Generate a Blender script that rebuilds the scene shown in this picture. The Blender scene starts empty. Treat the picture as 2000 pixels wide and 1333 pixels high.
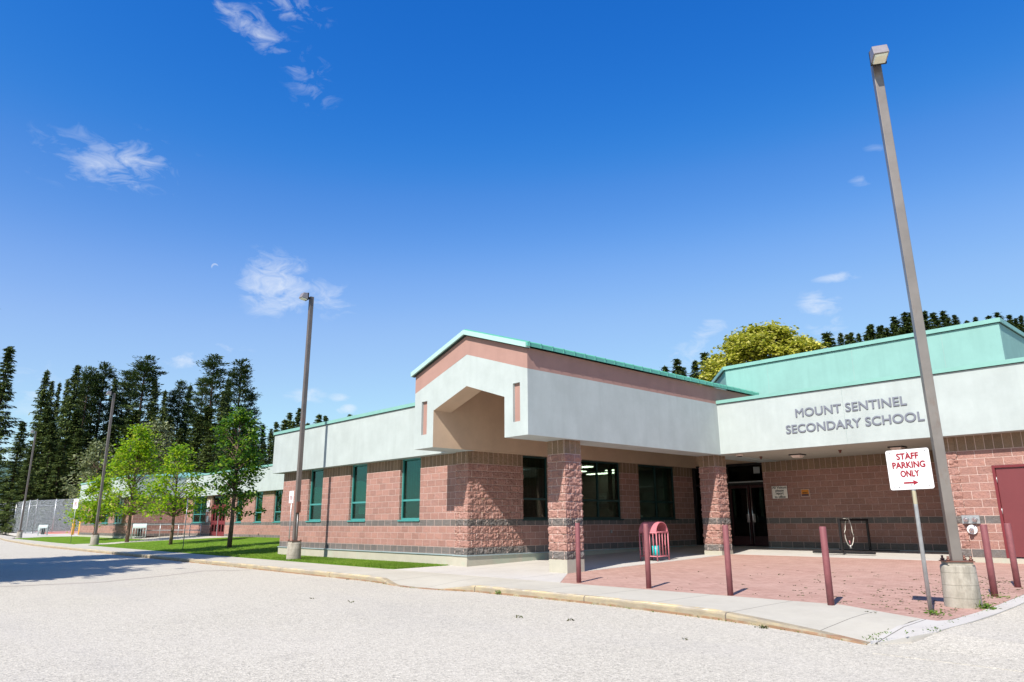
import bpy, math, random
import numpy as np
from mathutils import Matrix, Vector, noise
S = bpy.context.scene
C = S.collection
rad = math.radians
# ------------------------------------------------------------------ camera
yaw, pitch, roll, FPX = rad(47.44), rad(14.253), rad(-.3364), 1390.6
d = Vector((-math.sin(yaw)*math.cos(pitch), math.cos(yaw)*math.cos(pitch), math.sin(pitch)))
r0 = Vector((math.cos(yaw), math.sin(yaw), 0)); u0 = r0.cross(d)
r = r0*math.cos(roll)+u0*math.sin(roll); u = r.cross(d)
cam = bpy.data.objects.new('camera', bpy.data.cameras.new('camera')); C.objects.link(cam)
mw = Matrix((( r.x, u.x, -d.x, 0), (r.y, u.y, -d.y, 0), (r.z, u.z, -d.z, .915), (0, 0, 0, 1)))
cam.matrix_world = mw
cam.data.sensor_width = 36; cam.data.lens = FPX/2000*36; cam.data.clip_end = 6000; cam.data.clip_start = .05
S.camera = cam
# ------------------------------------------------------------------ sky, sun, exposure
SUN = Vector((.28, -.93, 1.0)).normalized()
S.view_settings.view_transform = 'Standard'; S.view_settings.look = 'None'
S.view_settings.gamma = 1; S.view_settings.use_curve_mapping = False
S.view_settings.exposure = .60
W = bpy.data.worlds.new('World'); S.world = W; W.use_nodes = True

def dir_of(x, y):                       # world direction of a point of the photo, used to lay clouds on the sky dome
    v = r*(x-1000) - u*(y-666.5) + d*FPX
    return v.normalized()

def build_world():
    nt = W.node_tree; N = nt.nodes; L = nt.links
    for n in list(N): N.remove(n)
    out = N.new('ShaderNodeOutputWorld'); bg = N.new('ShaderNodeBackground')
    sky = N.new('ShaderNodeTexSky'); sky.sky_type = 'NISHITA'; sky.sun_disc = False
    sky.sun_elevation = math.asin(SUN.z); sky.sun_rotation = math.atan2(SUN.x, SUN.y)
    sky.altitude = 500; sky.air_density = 1.0; sky.dust_density = .35; sky.ozone_density = 2.2
    hs = N.new('ShaderNodeHueSaturation'); hs.inputs['Saturation'].default_value = 1.28; hs.inputs['Value'].default_value = 1.0
    hs.inputs['Hue'].default_value = .497
    L.new(sky.outputs[0], hs.inputs['Color'])
    def vscale(c, k):
        v = N.new('ShaderNodeVectorMath'); v.operation = 'SCALE'; L.new(c, v.inputs[0]); v.inputs['Scale'].default_value = k; return v.outputs[0]
    cv = N.new('ShaderNodeRGBCurve'); L.new(vscale(hs.outputs[0], .1405), cv.inputs['Color'])   # deeper, more saturated blue towards the zenith
    for i, pts in enumerate([[(.045, .018), (.07, .084), (.114, .235), (.16, .33), (.4, .52)], [(.144, .150), (.223, .285), (.309, .445), (.40, .56)], [(.352, .60), (.497, .77), (.61, .88), (.72, .93)]]):
        c_ = cv.mapping.curves[i]
        for p in pts: c_.points.new(*p)
    cv.mapping.update()
    skyc = vscale(cv.outputs[0], 6.28)
    geo = N.new('ShaderNodeTexCoord')
    def math_(op, a, b=None, c=None, clamp=False):
        m = N.new('ShaderNodeMath'); m.operation = op; m.use_clamp = clamp
        for i, v in enumerate((a, b, c)):
            if v is None: continue
            if isinstance(v, (int, float)): m.inputs[i].default_value = v
            else: L.new(v, m.inputs[i])
        return m.outputs[0]
    def dot(v):
        n = N.new('ShaderNodeVectorMath'); n.operation = 'DOT_PRODUCT'
        L.new(geo.outputs['Generated'], n.inputs[0]); n.inputs[1].default_value = v; return n.outputs['Value']
    def ell(x0, y0, x1, y1, w):         # soft elongated patch between two sky directions, half-width w (radians)
        a, b = dir_of(x0, y0), dir_of(x1, y1)
        c = (a+b).normalized(); t = (b-a); ln = t.length/2; t = (t - c*t.dot(c)).normalized(); n = c.cross(t)
        q = math_('POWER', math_('DIVIDE', dot(t), ln*1.35), 2.0); q2 = math_('POWER', math_('DIVIDE', dot(n), w*1.6), 2.0)
        s = math_('POWER', math_('SUBTRACT', 1.0, math_('ADD', q, q2), clamp=True), 1.0)
        front = math_('GREATER_THAN', dot(c), .5)
        return math_('MULTIPLY', math_('SMOOTH_MIN', s, 1.0, .1), front)
    patches = [(130,320,330,325,.022,.85),(60,290,370,335,.03,.35),(465,535,610,575,.034,1.0),(560,560,690,600,.022,.6),(530,570,560,600,.02,.6),
               (410,5,560,100,.016,.8),(480,-20,640,30,.02,.5),(560,100,650,215,.022,.38),(1560,590,1640,600,.014,.9),(1590,600,1660,690,.018,.55),(1590,547,1675,538,.005,.8),
               (1350,655,1415,635,.010,.9),(1310,700,1400,660,.012,.6),(1300,725,1380,700,.02,.5),(310,712,400,702,.008,.8),(400,680,490,684,.007,.45),
               (560,770,640,775,.008,.9),(640,776,690,778,.006,.9),(660,800,695,798,.007,1.0),(0,760,120,775,.03,.5),(1660,350,1700,358,.006,.4),(1760,242,1785,247,.004,.4),(1580,235,1600,238,.004,.35),(1690,290,1730,292,.004,.3)]
    acc = None
    for x0, y0, x1, y1, w, s in patches:
        e = math_('MULTIPLY', ell(x0, y0, x1, y1, w), s)
        acc = e if acc is None else math_('MAXIMUM', acc, e)
    nz = N.new('ShaderNodeTexNoise'); nz.inputs['Scale'].default_value = 22; nz.inputs['Detail'].default_value = 9; nz.inputs['Roughness'].default_value = .62
    nz.inputs['Distortion'].default_value = .9
    mp = N.new('ShaderNodeMapping'); mp.inputs['Rotation'].default_value = (.3, .5, .9); mp.inputs['Scale'].default_value = (1, 1.3, 2.6)
    L.new(geo.outputs['Generated'], mp.inputs['Vector']); L.new(mp.outputs[0], nz.inputs['Vector'])
    th = math_('SUBTRACT', nz.outputs['Fac'], math_('MULTIPLY_ADD', math_('SUBTRACT', 1.0, acc), .34, .27))
    cl = math_('MULTIPLY', math_('MULTIPLY', th, 3.0, clamp=True), math_('POWER', acc, .6), clamp=True)
    cl = math_('MULTIPLY', cl, .62)
    # day moon: a pale thin crescent
    mc = dir_of(419.5, 521); mo = dir_of(421, 524.5); rr = 6.2/1480
    disc = math_('GREATER_THAN', dot(mc), math.cos(rr)); cut = math_('LESS_THAN', dot(mo), math.cos(rr))
    moon = math_('MULTIPLY', math_('MULTIPLY', disc, cut), .32)
    cl = math_('MAXIMUM', cl, moon)
    mix = N.new('ShaderNodeMix'); mix.data_type = 'RGBA'
    L.new(cl, mix.inputs['Factor']); L.new(skyc, mix.inputs['A']); mix.inputs['B'].default_value = (5.7, 6.0, 6.4, 1)
    L.new(mix.outputs['Result'], bg.inputs['Color']); bg.inputs['Strength'].default_value = .105
    L.new(bg.outputs[0], out.inputs['Surface'])
build_world()
sl = bpy.data.lights.new('sun', 'SUN'); sl.energy = 4.8; sl.angle = rad(.53); sl.color = (1, .93, .845)
so = bpy.data.objects.new('sun', sl); C.objects.link(so)
so.rotation_euler = SUN.to_track_quat('Z', 'Y').to_euler(); so.location = (20, -60, 60)

# ------------------------------------------------------------------ helpers
def tag(o, label=None, cat=None, group=None, kind=None):
    if label: o['label'] = label
    if cat: o['category'] = cat
    if group: o['group'] = group
    if kind: o['kind'] = kind
    return o
def empty(name, loc=(0, 0, 0), rz=0, **k):
    o = bpy.data.objects.new(name, None); C.objects.link(o); o.location = loc; o.rotation_euler = (0, 0, rz)
    o.empty_display_size = .1
    return tag(o, **k)
def kids(o): return [c for c in bpy.data.objects if c.parent == o]
def copy_tree(o, parent=None):
    c = o.copy(); C.objects.link(c); c.parent = parent
    for ch in kids(o): copy_tree(ch, c)
    return c

class MB:
    def __init__(s): s.v = []; s.f = []; s.m = []; s.sm = []
    def add(s, vs, fs, mi=0, smooth=False):
        n = len(s.v); s.v += [tuple(p) for p in vs]
        for f in fs: s.f.append([i+n for i in f]); s.m.append(mi); s.sm.append(smooth)
        return s
    def box(s, x0, x1, y0, y1, z0, z1, mi=0):
        v = [(x, y, z) for z in (z0, z1) for y in (y0, y1) for x in (x0, x1)]
        return s.add(v, [(0,2,3,1),(4,5,7,6),(0,1,5,4),(2,6,7,3),(0,4,6,2),(1,3,7,5)], mi)
    def poly(s, pts, mi=0): return s.add(pts, [tuple(range(len(pts)))], mi)
    def prism(s, pts, z0, z1, mi=0, bottom=True):          # vertical extrusion of an xy polygon (ccw)
        n = len(pts); v = [(x, y, z0) for x, y in pts]+[(x, y, z1) for x, y in pts]
        f = [tuple(range(n, 2*n))]+[(i, (i+1) % n, n+(i+1) % n, n+i) for i in range(n)]
        if bottom: f.append(tuple(range(n-1, -1, -1)))
        return s.add(v, f, mi)
    def tube(s, pts, rs, n=10, mi=0, cap=True, smooth=True):
        if not hasattr(rs, '__len__'): rs = [rs]*len(pts)
        P = [Vector(p) for p in pts]; vs = []; fs = []
        for i, p in enumerate(P):
            t = (P[min(i+1, len(P)-1)]-P[max(i-1, 0)]).normalized()
            a = t.cross(Vector((0, 0, 1)))
            if a.length < .05: a = t.cross(Vector((1, 0, 0)))
            a.normalize(); b = t.cross(a)
            for k in range(n):
                w = 2*math.pi*k/n; vs.append(p+(a*math.cos(w)+b*math.sin(w))*rs[i])
        for i in range(len(P)-1):
            for k in range(n):
                k2 = (k+1) % n; fs.append((i*n+k, i*n+k2, (i+1)*n+k2, (i+1)*n+k))
        s.add(vs, fs, mi, smooth)
        if cap:
            m = len(s.v)-len(vs)
            s.f.append([m+k for k in range(n-1, -1, -1)]); s.m.append(mi); s.sm.append(False)
            s.f.append([m+(len(P)-1)*n+k for k in range(n)]); s.m.append(mi); s.sm.append(False)
        return s
    def build(s, name, mats, parent=None, bevel=0, loc=None, fix=True, **k):
        me = bpy.data.meshes.new(name); me.from_pydata(s.v, [], s.f); me.validate()
        if not isinstance(mats, (list, tuple)): mats = [mats]
        for m in mats: me.materials.append(m)
        if len(me.polygons) == len(s.m):
            me.polygons.foreach_set('material_index', s.m); me.polygons.foreach_set('use_smooth', s.sm)
        if fix:
            import bmesh
            b = bmesh.new(); b.from_mesh(me); bmesh.ops.recalc_face_normals(b, faces=b.faces); b.to_mesh(me); b.free()
        uv(me)
        o = bpy.data.objects.new(name, me); C.objects.link(o); o.parent = parent
        if loc is not None: o.location = loc
        if bevel:
            mo = o.modifiers.new('bevel', 'BEVEL'); mo.width = bevel; mo.segments = 2; mo.limit_method = 'ANGLE'
        return tag(o, **k)

def uv(me):                              # metre-scale box mapping
    n = len(me.loops)
    if not n: return
    l = me.uv_layers.new(name='UVMap')
    co = np.empty(len(me.vertices)*3); me.vertices.foreach_get('co', co); co = co.reshape(-1, 3)
    vi = np.empty(n, dtype=np.int32); me.loops.foreach_get('vertex_index', vi)
    pn = np.empty(len(me.polygons)*3); me.polygons.foreach_get('normal', pn); pn = np.abs(pn.reshape(-1, 3))
    tot = np.empty(len(me.polygons), dtype=np.int32); me.polygons.foreach_get('loop_total', tot)
    nn = np.repeat(pn, tot, axis=0); p = co[vi]
    ax = np.argmax(nn*np.array([1, 1, .8]), axis=1)
    uvs = np.empty((n, 2))
    for a, (i, j) in {0: (1, 2), 1: (0, 2), 2: (0, 1)}.items():
        k = ax == a; uvs[k, 0] = p[k, i]; uvs[k, 1] = p[k, j]
    l.data.foreach_set('uv', uvs.ravel())

# ------------------------------------------------------------------ materials
class G:
    def __init__(s, name, rough=.8, spec=.3):
        s.mat = bpy.data.materials.new(name); s.mat.use_nodes = True; s.t = s.mat.node_tree; s.N = s.t.nodes; s.L = s.t.links
        s.b = s.N['Principled BSDF']; s.b.inputs['Roughness'].default_value = rough; s.b.inputs['Specular IOR Level'].default_value = spec
    def set(s, n, i, v):
        if isinstance(v, (int, float)): n.inputs[i].default_value = v
        elif isinstance(v, (tuple, list)):
            k = n.inputs[i]; n.inputs[i].default_value = tuple(v)+((1,) if len(v) == 3 and k.type == 'RGBA' else ())
        elif v is not None: s.L.new(v, n.inputs[i])
    def math(s, op, a, b=None, c=None, clamp=False):
        m = s.N.new('ShaderNodeMath'); m.operation = op; m.use_clamp = clamp
        s.set(m, 0, a); s.set(m, 1, b); s.set(m, 2, c); return m.outputs[0]
    def pos(s): return s.N.new('ShaderNodeTexCoord').outputs['Object']
    def uvc(s): return s.N.new('ShaderNodeTexCoord').outputs['UV']
    def map(s, v, scale=(1, 1, 1), loc=(0, 0, 0)):
        m = s.N.new('ShaderNodeMapping'); s.L.new(v, m.inputs[0]); m.inputs['Scale'].default_value = scale; m.inputs['Location'].default_value = loc; return m.outputs[0]
    def noise(s, scale, detail=5, rough=.6, vec=None, dist=0):
        n = s.N.new('ShaderNodeTexNoise'); n.inputs['Scale'].default_value = scale; n.inputs['Detail'].default_value = detail
        n.inputs['Roughness'].default_value = rough; n.inputs['Distortion'].default_value = dist
        s.L.new(vec if vec is not None else s.pos(), n.inputs['Vector']); return n.outputs['Fac']
    def voro(s, scale, vec=None, out='Distance'):
        n = s.N.new('ShaderNodeTexVoronoi'); n.inputs['Scale'].default_value = scale
        s.L.new(vec if vec is not None else s.pos(), n.inputs['Vector']); return n.outputs[out]
    def rng(s, v, a, b, c=0., e=1.):
        m = s.N.new('ShaderNodeMapRange'); s.L.new(v, m.inputs['Value'])
        for k, x in zip(('From Min', 'From Max', 'To Min', 'To Max'), (a, b, c, e)): m.inputs[k].default_value = x
        return m.outputs[0]
    def mix(s, f, a, b, mode='MIX'):
        m = s.N.new('ShaderNodeMix'); m.data_type = 'RGBA'; m.blend_type = mode; s.set(m, 'Factor', f)
        for k, v in (('A', a), ('B', b)):
            i = [x for x in m.inputs if x.name == k and x.type == 'RGBA'][0]
            if isinstance(v, (tuple, list)): i.default_value = tuple(v)+((1,) if len(v) == 3 else ())
            else: s.L.new(v, i)
        return [x for x in m.outputs if x.type == 'RGBA'][0]
    def ramp(s, v, stops, const=False):
        n = s.N.new('ShaderNodeValToRGB'); e = n.color_ramp.elements
        if const: n.color_ramp.interpolation = 'CONSTANT'
        while len(e) > 1: e.remove(e[0])
        e[0].position = stops[0][0]; e[0].color = tuple(stops[0][1])+(1,)
        for p, c in stops[1:]:
            k = e.new(p); k.color = tuple(c)+(1,)
        s.L.new(v, n.inputs[0]); return n.outputs[0]
    def sep(s, v):
        n = s.N.new('ShaderNodeSeparateXYZ'); s.L.new(v, n.inputs[0]); return n.outputs
    def bump(s, h, strength=.4, dist=.01, prev=None):
        n = s.N.new('ShaderNodeBump'); n.inputs['Strength'].default_value = strength; n.inputs['Distance'].default_value = dist
        s.L.new(h, n.inputs['Height'])
        if prev is not None: s.L.new(prev, n.inputs['Normal'])
        s.L.new(n.outputs[0], s.b.inputs['Normal']); return n.outputs[0]
    def col(s, c): s.set(s.b, 'Base Color', c); return s

def stucco(name, c, dirty=.10, streak=True):
    g = G(name, .9, .2)
    a = g.noise(1.3, 6, .65); f = g.noise(60, 3, .6)
    k = g.mix(g.rng(a, .35, .7), tuple(x*(1-dirty) for x in c), tuple(min(1, x*1.03) for x in c))
    if streak:
        st = g.noise(3.0, 5, .6, g.map(g.pos(), (1, 1, .12)))
        k = g.mix(g.rng(st, .48, .75, 0, .55), k, tuple(x*.80 for x in c))
    k = g.mix(g.rng(f, .3, .7, 0, .12), k, tuple(x*.8 for x in c))
    g.col(k); g.bump(g.noise(140, 4, .7), .5, .006)
    return g.mat
def plain(name, c, rough=.6, var=.12, scale=4, spec=.4, metal=0, bump=0):
    g = G(name, rough, spec); g.b.inputs['Metallic'].default_value = metal
    g.col(g.mix(g.rng(g.noise(scale, 6, .65), .3, .7), tuple(x*(1-var) for x in c), tuple(min(1, x*(1+var)) for x in c)))
    if bump: g.bump(g.noise(60, 4), bump, .004)
    return g.mat

def block_wall():
    g = G('split_face_block', .92, .15)
    uvv = g.uvc(); su = g.sep(uvv); v = su[1]
    def brick(w, h, off, loc):
        n = g.N.new('ShaderNodeTexBrick'); g.L.new(g.map(uvv, (1, 1, 1), loc), n.inputs['Vector'])
        n.offset = off; n.inputs['Scale'].default_value = 1; n.inputs['Mortar Size'].default_value = .0075
        n.inputs['Mortar Smooth'].default_value = .35; n.inputs['Brick Width'].default_value = w; n.inputs['Row Height'].default_value = h
        n.inputs['Color1'].default_value = (.88, .88, .88, 1); n.inputs['Color2'].default_value = (1.12, 1.12, 1.12, 1); n.inputs['Mortar'].default_value = (1, 1, 1, 1)
        n.inputs['Bias'].default_value = 0
        return n.outputs['Color'], n.outputs['Fac']
    c1, f1 = brick(.4, .2, .5, (.08, 0, 0)); c2, f2 = brick(.2, .4, 0, (.03, .2, 0))
    top = g.math('GREATER_THAN', v, 2.6)
    bc = g.mix(top, c1, c2); m1 = g.mix(top, f1, f2)
    z = g.math('DIVIDE', v, 4.0)
    grey = (.165, .155, .15); pink = (.365, .212, .182); tan = (.26, .19, .13)
    base = g.ramp(z, [(0, grey), (.05, pink), (.2, grey), (.25, pink), (.65, tan)], True)
    vec = g.pos()
    n1 = g.noise(9, 6, .65); n2 = g.noise(30, 7, .75)
    base = g.mix(g.rng(n1, .35, .7, 0, .55), base, g.mix(1, base, (1.16, 1.03, .9), 'MULTIPLY'))
    base = g.mix(1, base, bc, 'MULTIPLY')
    base = g.mix(g.rng(n2, .42, .7, 0, .62), base, g.mix(1, base, (.58, .55, .56), 'MULTIPLY'))
    base = g.mix(m1, base, (.66, .50, .44))
    g.col(base)
    h = g.math('ADD', g.math('MULTIPLY', n1, 1.1), g.math('MULTIPLY', n2, .6))
    h = g.math('MULTIPLY', h, g.math('SUBTRACT', 1.0, m1))
    g.bump(h, .9, .04)
    return g.mat

def concrete(name, c=(.52, .49, .44), stain=(.30, .28, .25), scale=1.0, joints=None, green=0):
    g = G(name, .9, .2)
    a = g.noise(.9*scale, 7, .68); b = g.noise(5*scale, 6, .7); e = g.noise(120, 3, .6)
    k = g.mix(g.rng(a, .4, .72, 0, .5), c, stain); k = g.mix(g.rng(b, .5, .75, 0, .45), k, tuple(x*1.12 for x in c))
    k = g.mix(g.rng(e, .35, .7, 0, .18), k, tuple(x*.72 for x in c))
    if green: k = g.mix(g.rng(g.noise(1.1, 5, .6, g.map(g.pos(), (1, 1, .6), (7, 3, 1))), .55, .68, 0, green), k, (.30, .45, .36))
    if joints:
        x = g.sep(g.pos())[0]; m = g.math('PINGPONG', g.math('ADD', x, joints[1]), joints[0]/2)
        k = g.mix(g.math('LESS_THAN', m, .008), k, (.16, .15, .13))
    g.col(k); g.bump(g.math('ADD', g.noise(200, 3), g.math('MULTIPLY', b, .6)), .35, .006)
    return g.mat

def asphalt():
    g = G('pale_gravel_asphalt', .93, .2)
    p = g.pos()
    v1 = g.voro(42, p, 'Color'); v2 = g.voro(110, p, 'Color'); vd = g.voro(42, p)
    c = g.ramp(g.sep(v1)[0], [(0, (.13, .12, .11)), (.12, (.33, .308, .25)), (.45, (.455, .425, .35)), (.8, (.535, .50, .415)), (1, (.68, .64, .54))])
    c = g.mix(.55, c, g.ramp(g.sep(v2)[1], [(0, (.16, .15, .135)), (.3, (.405, .378, .315)), (1, (.635, .595, .50))]))
    c = g.mix(g.rng(g.noise(.35, 6, .6), .4, .7, 0, .30), c, (.52, .485, .42))
    c = g.mix(g.rng(g.noise(1.6, 6, .7), .55, .8, 0, .35), c, (.32, .295, .26))
    c = g.mix(g.rng(g.noise(.12, 4, .6, g.map(p, (1, 3, 1))), .5, .66, 0, .22), c, (.34, .325, .31))
    cr = g.N.new('ShaderNodeTexVoronoi'); cr.feature = 'DISTANCE_TO_EDGE'; cr.inputs['Scale'].default_value = .16
    wv = g.N.new('ShaderNodeVectorMath'); wv.operation = 'ADD'; nn = g.N.new('ShaderNodeTexNoise'); nn.inputs['Scale'].default_value = 1.3; nn.inputs['Detail'].default_value = 6; g.L.new(p, nn.inputs['Vector'])
    g.L.new(p, wv.inputs[0]); g.L.new(nn.outputs['Color'], wv.inputs[1]); g.L.new(wv.outputs[0], cr.inputs['Vector'])
    ck = g.math('MULTIPLY', g.math('LESS_THAN', cr.outputs['Distance'], .0009), g.rng(g.noise(.25, 3), .52, .6))
    c = g.mix(g.math('MULTIPLY', ck, .6), c, (.17, .155, .135))
    c = g.mix(g.math('MULTIPLY', g.rng(g.noise(.9, 3, .5, g.map(p, (1, 1, 1), (31, 7, 0))), .70, .78), .35), c, (.22, .205, .185))
    g.col(c)
    g.bump(g.math('ADD', vd, g.math('MULTIPLY', g.noise(18, 4), .5)), .4, .010)
    return g.mat

def pavers():
    g = G('red_brick_pavers', .92, .15)
    uvv = g.uvc()
    n = g.N.new('ShaderNodeTexBrick'); g.L.new(uvv, n.inputs['Vector']); n.offset = .5
    n.inputs['Scale'].default_value = 1; n.inputs['Mortar Size'].default_value = .005; n.inputs['Mortar Smooth'].default_value = .3
    n.inputs['Brick Width'].default_value = .21; n.inputs['Row Height'].default_value = .105
    n.inputs['Color1'].default_value = (.34, .20, .16, 1); n.inputs['Color2'].default_value = (.455, .285, .235, 1); n.inputs['Mortar'].default_value = (.23, .145, .115, 1)
    c = g.mix(g.rng(g.noise(.8, 6, .65), .35, .7, 0, .5), n.outputs['Color'], (.46, .315, .26))
    c = g.mix(g.rng(g.noise(45, 4), .4, .75, 0, .3), c, (.34, .2, .16))
    c = g.mix(g.rng(g.noise(3.2, 5, .6), .62, .76, 0, .4), c, (.36, .25, .19))
    g.col(c); g.bump(g.math('SUBTRACT', g.math('MULTIPLY', g.noise(70, 3), .3), n.outputs['Fac']), .5, .006)
    return g.mat

def grass_mat():
    g = G('lawn_grass', .9, .1)
    a = g.noise(.5, 5, .6); b = g.noise(30, 5, .75); e = g.noise(5, 4, .6)
    c = g.mix(g.rng(b, .3, .7), (.055, .135, .008), (.16, .285, .02))
    c = g.mix(g.rng(a, .42, .68, 0, .5), c, (.20, .28, .035)); c = g.mix(g.rng(e, .55, .8, 0, .35), c, (.05, .11, .01))
    g.col(c); g.bump(b, 1.0, .05)
    return g.mat

def leaf_mat(name, cols, trans=.35, gloss=.5, big=.35):
    g = G(name, gloss, .25)
    geo = g.N.new('ShaderNodeNewGeometry'); ri = geo.outputs['Random Per Island']
    c = g.ramp(ri, [(i/(len(cols)-1), k) for i, k in enumerate(cols)])
    c = g.mix(g.rng(g.noise(big, 3, .5), .35, .65, 0, .45), c, tuple(x*.75 for x in cols[0]))
    g.col(c)
    tr = g.N.new('ShaderNodeBsdfTranslucent'); g.L.new(g.mix(1, c, (1.25, 1.35, .7), 'MULTIPLY'), tr.inputs['Color'])
    ms = g.N.new('ShaderNodeMixShader'); ms.inputs[0].default_value = trans
    out = g.N['Material Output']
    g.L.new(g.b.outputs[0], ms.inputs[1]); g.L.new(tr.outputs[0], ms.inputs[2]); g.L.new(ms.outputs[0], out.inputs[0])
    return g.mat

def glass(name, tint=(.22, .42, .38), refl=.10, base=(.02, .05, .045), dark=.55):
    g = G(name, .03, .5)
    tr = g.N.new('ShaderNodeBsdfTransparent'); tr.inputs[0].default_value = tint+(1,)
    gl = g.N.new('ShaderNodeBsdfGlossy'); gl.inputs['Roughness'].default_value = .015; gl.inputs[0].default_value = (.8, .95, .92, 1)
    fr = g.N.new('ShaderNodeFresnel'); fr.inputs[0].default_value = 1.5
    f = g.math('ADD', g.math('MULTIPLY', fr.outputs[0], .4), refl*.3, clamp=True)
    ms = g.N.new('ShaderNodeMixShader'); g.L.new(f, ms.inputs[0]); g.L.new(tr.outputs[0], ms.inputs[1]); g.L.new(gl.outputs[0], ms.inputs[2])
    g.L.new(ms.outputs[0], g.N['Material Output'].inputs[0])
    g.bump(g.noise(.8, 2), .02, .05)
    for m in (gl, fr): g.L.new(g.N['Bump'].outputs[0], m.inputs['Normal'])
    return g.mat
def emit(name, c, s):
    g = G(name); g.col(c); g.b.inputs['Emission Color'].default_value = tuple(c)+(1,); g.b.inputs['Emission Strength'].default_value = s; return g.mat

def rusty(name, c, rust=(.16, .07, .035), amt=.5, rough=.45, metal=.2):
    g = G(name, rough, .5); g.b.inputs['Metallic'].default_value = metal
    a = g.noise(5, 7, .7, g.map(g.pos(), (1, 1, .35))); b = g.noise(1.2, 4, .6)
    k = g.mix(g.rng(b, .35, .7), tuple(x*.8 for x in c), tuple(x*1.15 for x in c))
    k = g.mix(g.rng(a, .56, .68, 0, amt), k, rust); g.col(k); g.bump(a, .15, .003)
    return g.mat

def curb_mat():
    g = G('worn_yellow_curb', .9, .2)
    p = g.pos(); x, y, z = g.sep(p)[0], g.sep(p)[1], g.sep(p)[2]
    base = g.mix(g.rng(g.noise(2.5, 7, .7), .4, .7), (.41, .365, .29), (.29, .25, .195))
    pt = g.rng(g.noise(3.0, 6, .7, g.map(p, (.7, 1, 3))), .46, .56)
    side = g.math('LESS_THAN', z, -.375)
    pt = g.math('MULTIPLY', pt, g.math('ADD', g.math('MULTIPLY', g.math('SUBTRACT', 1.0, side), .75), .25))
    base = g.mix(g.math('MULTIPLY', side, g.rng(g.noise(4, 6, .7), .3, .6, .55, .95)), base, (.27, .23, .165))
    c = g.mix(g.math('MULTIPLY', pt, .8), base, (.62, .49, .25))
    c = g.mix(g.math('MULTIPLY', g.math('SUBTRACT', 1.0, side), g.rng(g.noise(6, 5, .7), .5, .65, 0, .8)), c, (.58, .53, .43))
    m = g.math('PINGPONG', x, 1.5); c = g.mix(g.math('LESS_THAN', m, .012), c, (.14, .12, .1))
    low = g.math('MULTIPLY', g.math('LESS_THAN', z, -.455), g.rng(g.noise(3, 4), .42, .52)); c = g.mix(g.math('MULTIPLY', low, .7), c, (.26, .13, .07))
    g.col(c); g.bump(g.noise(30, 6, .7), .6, .012)
    return g.mat

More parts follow.
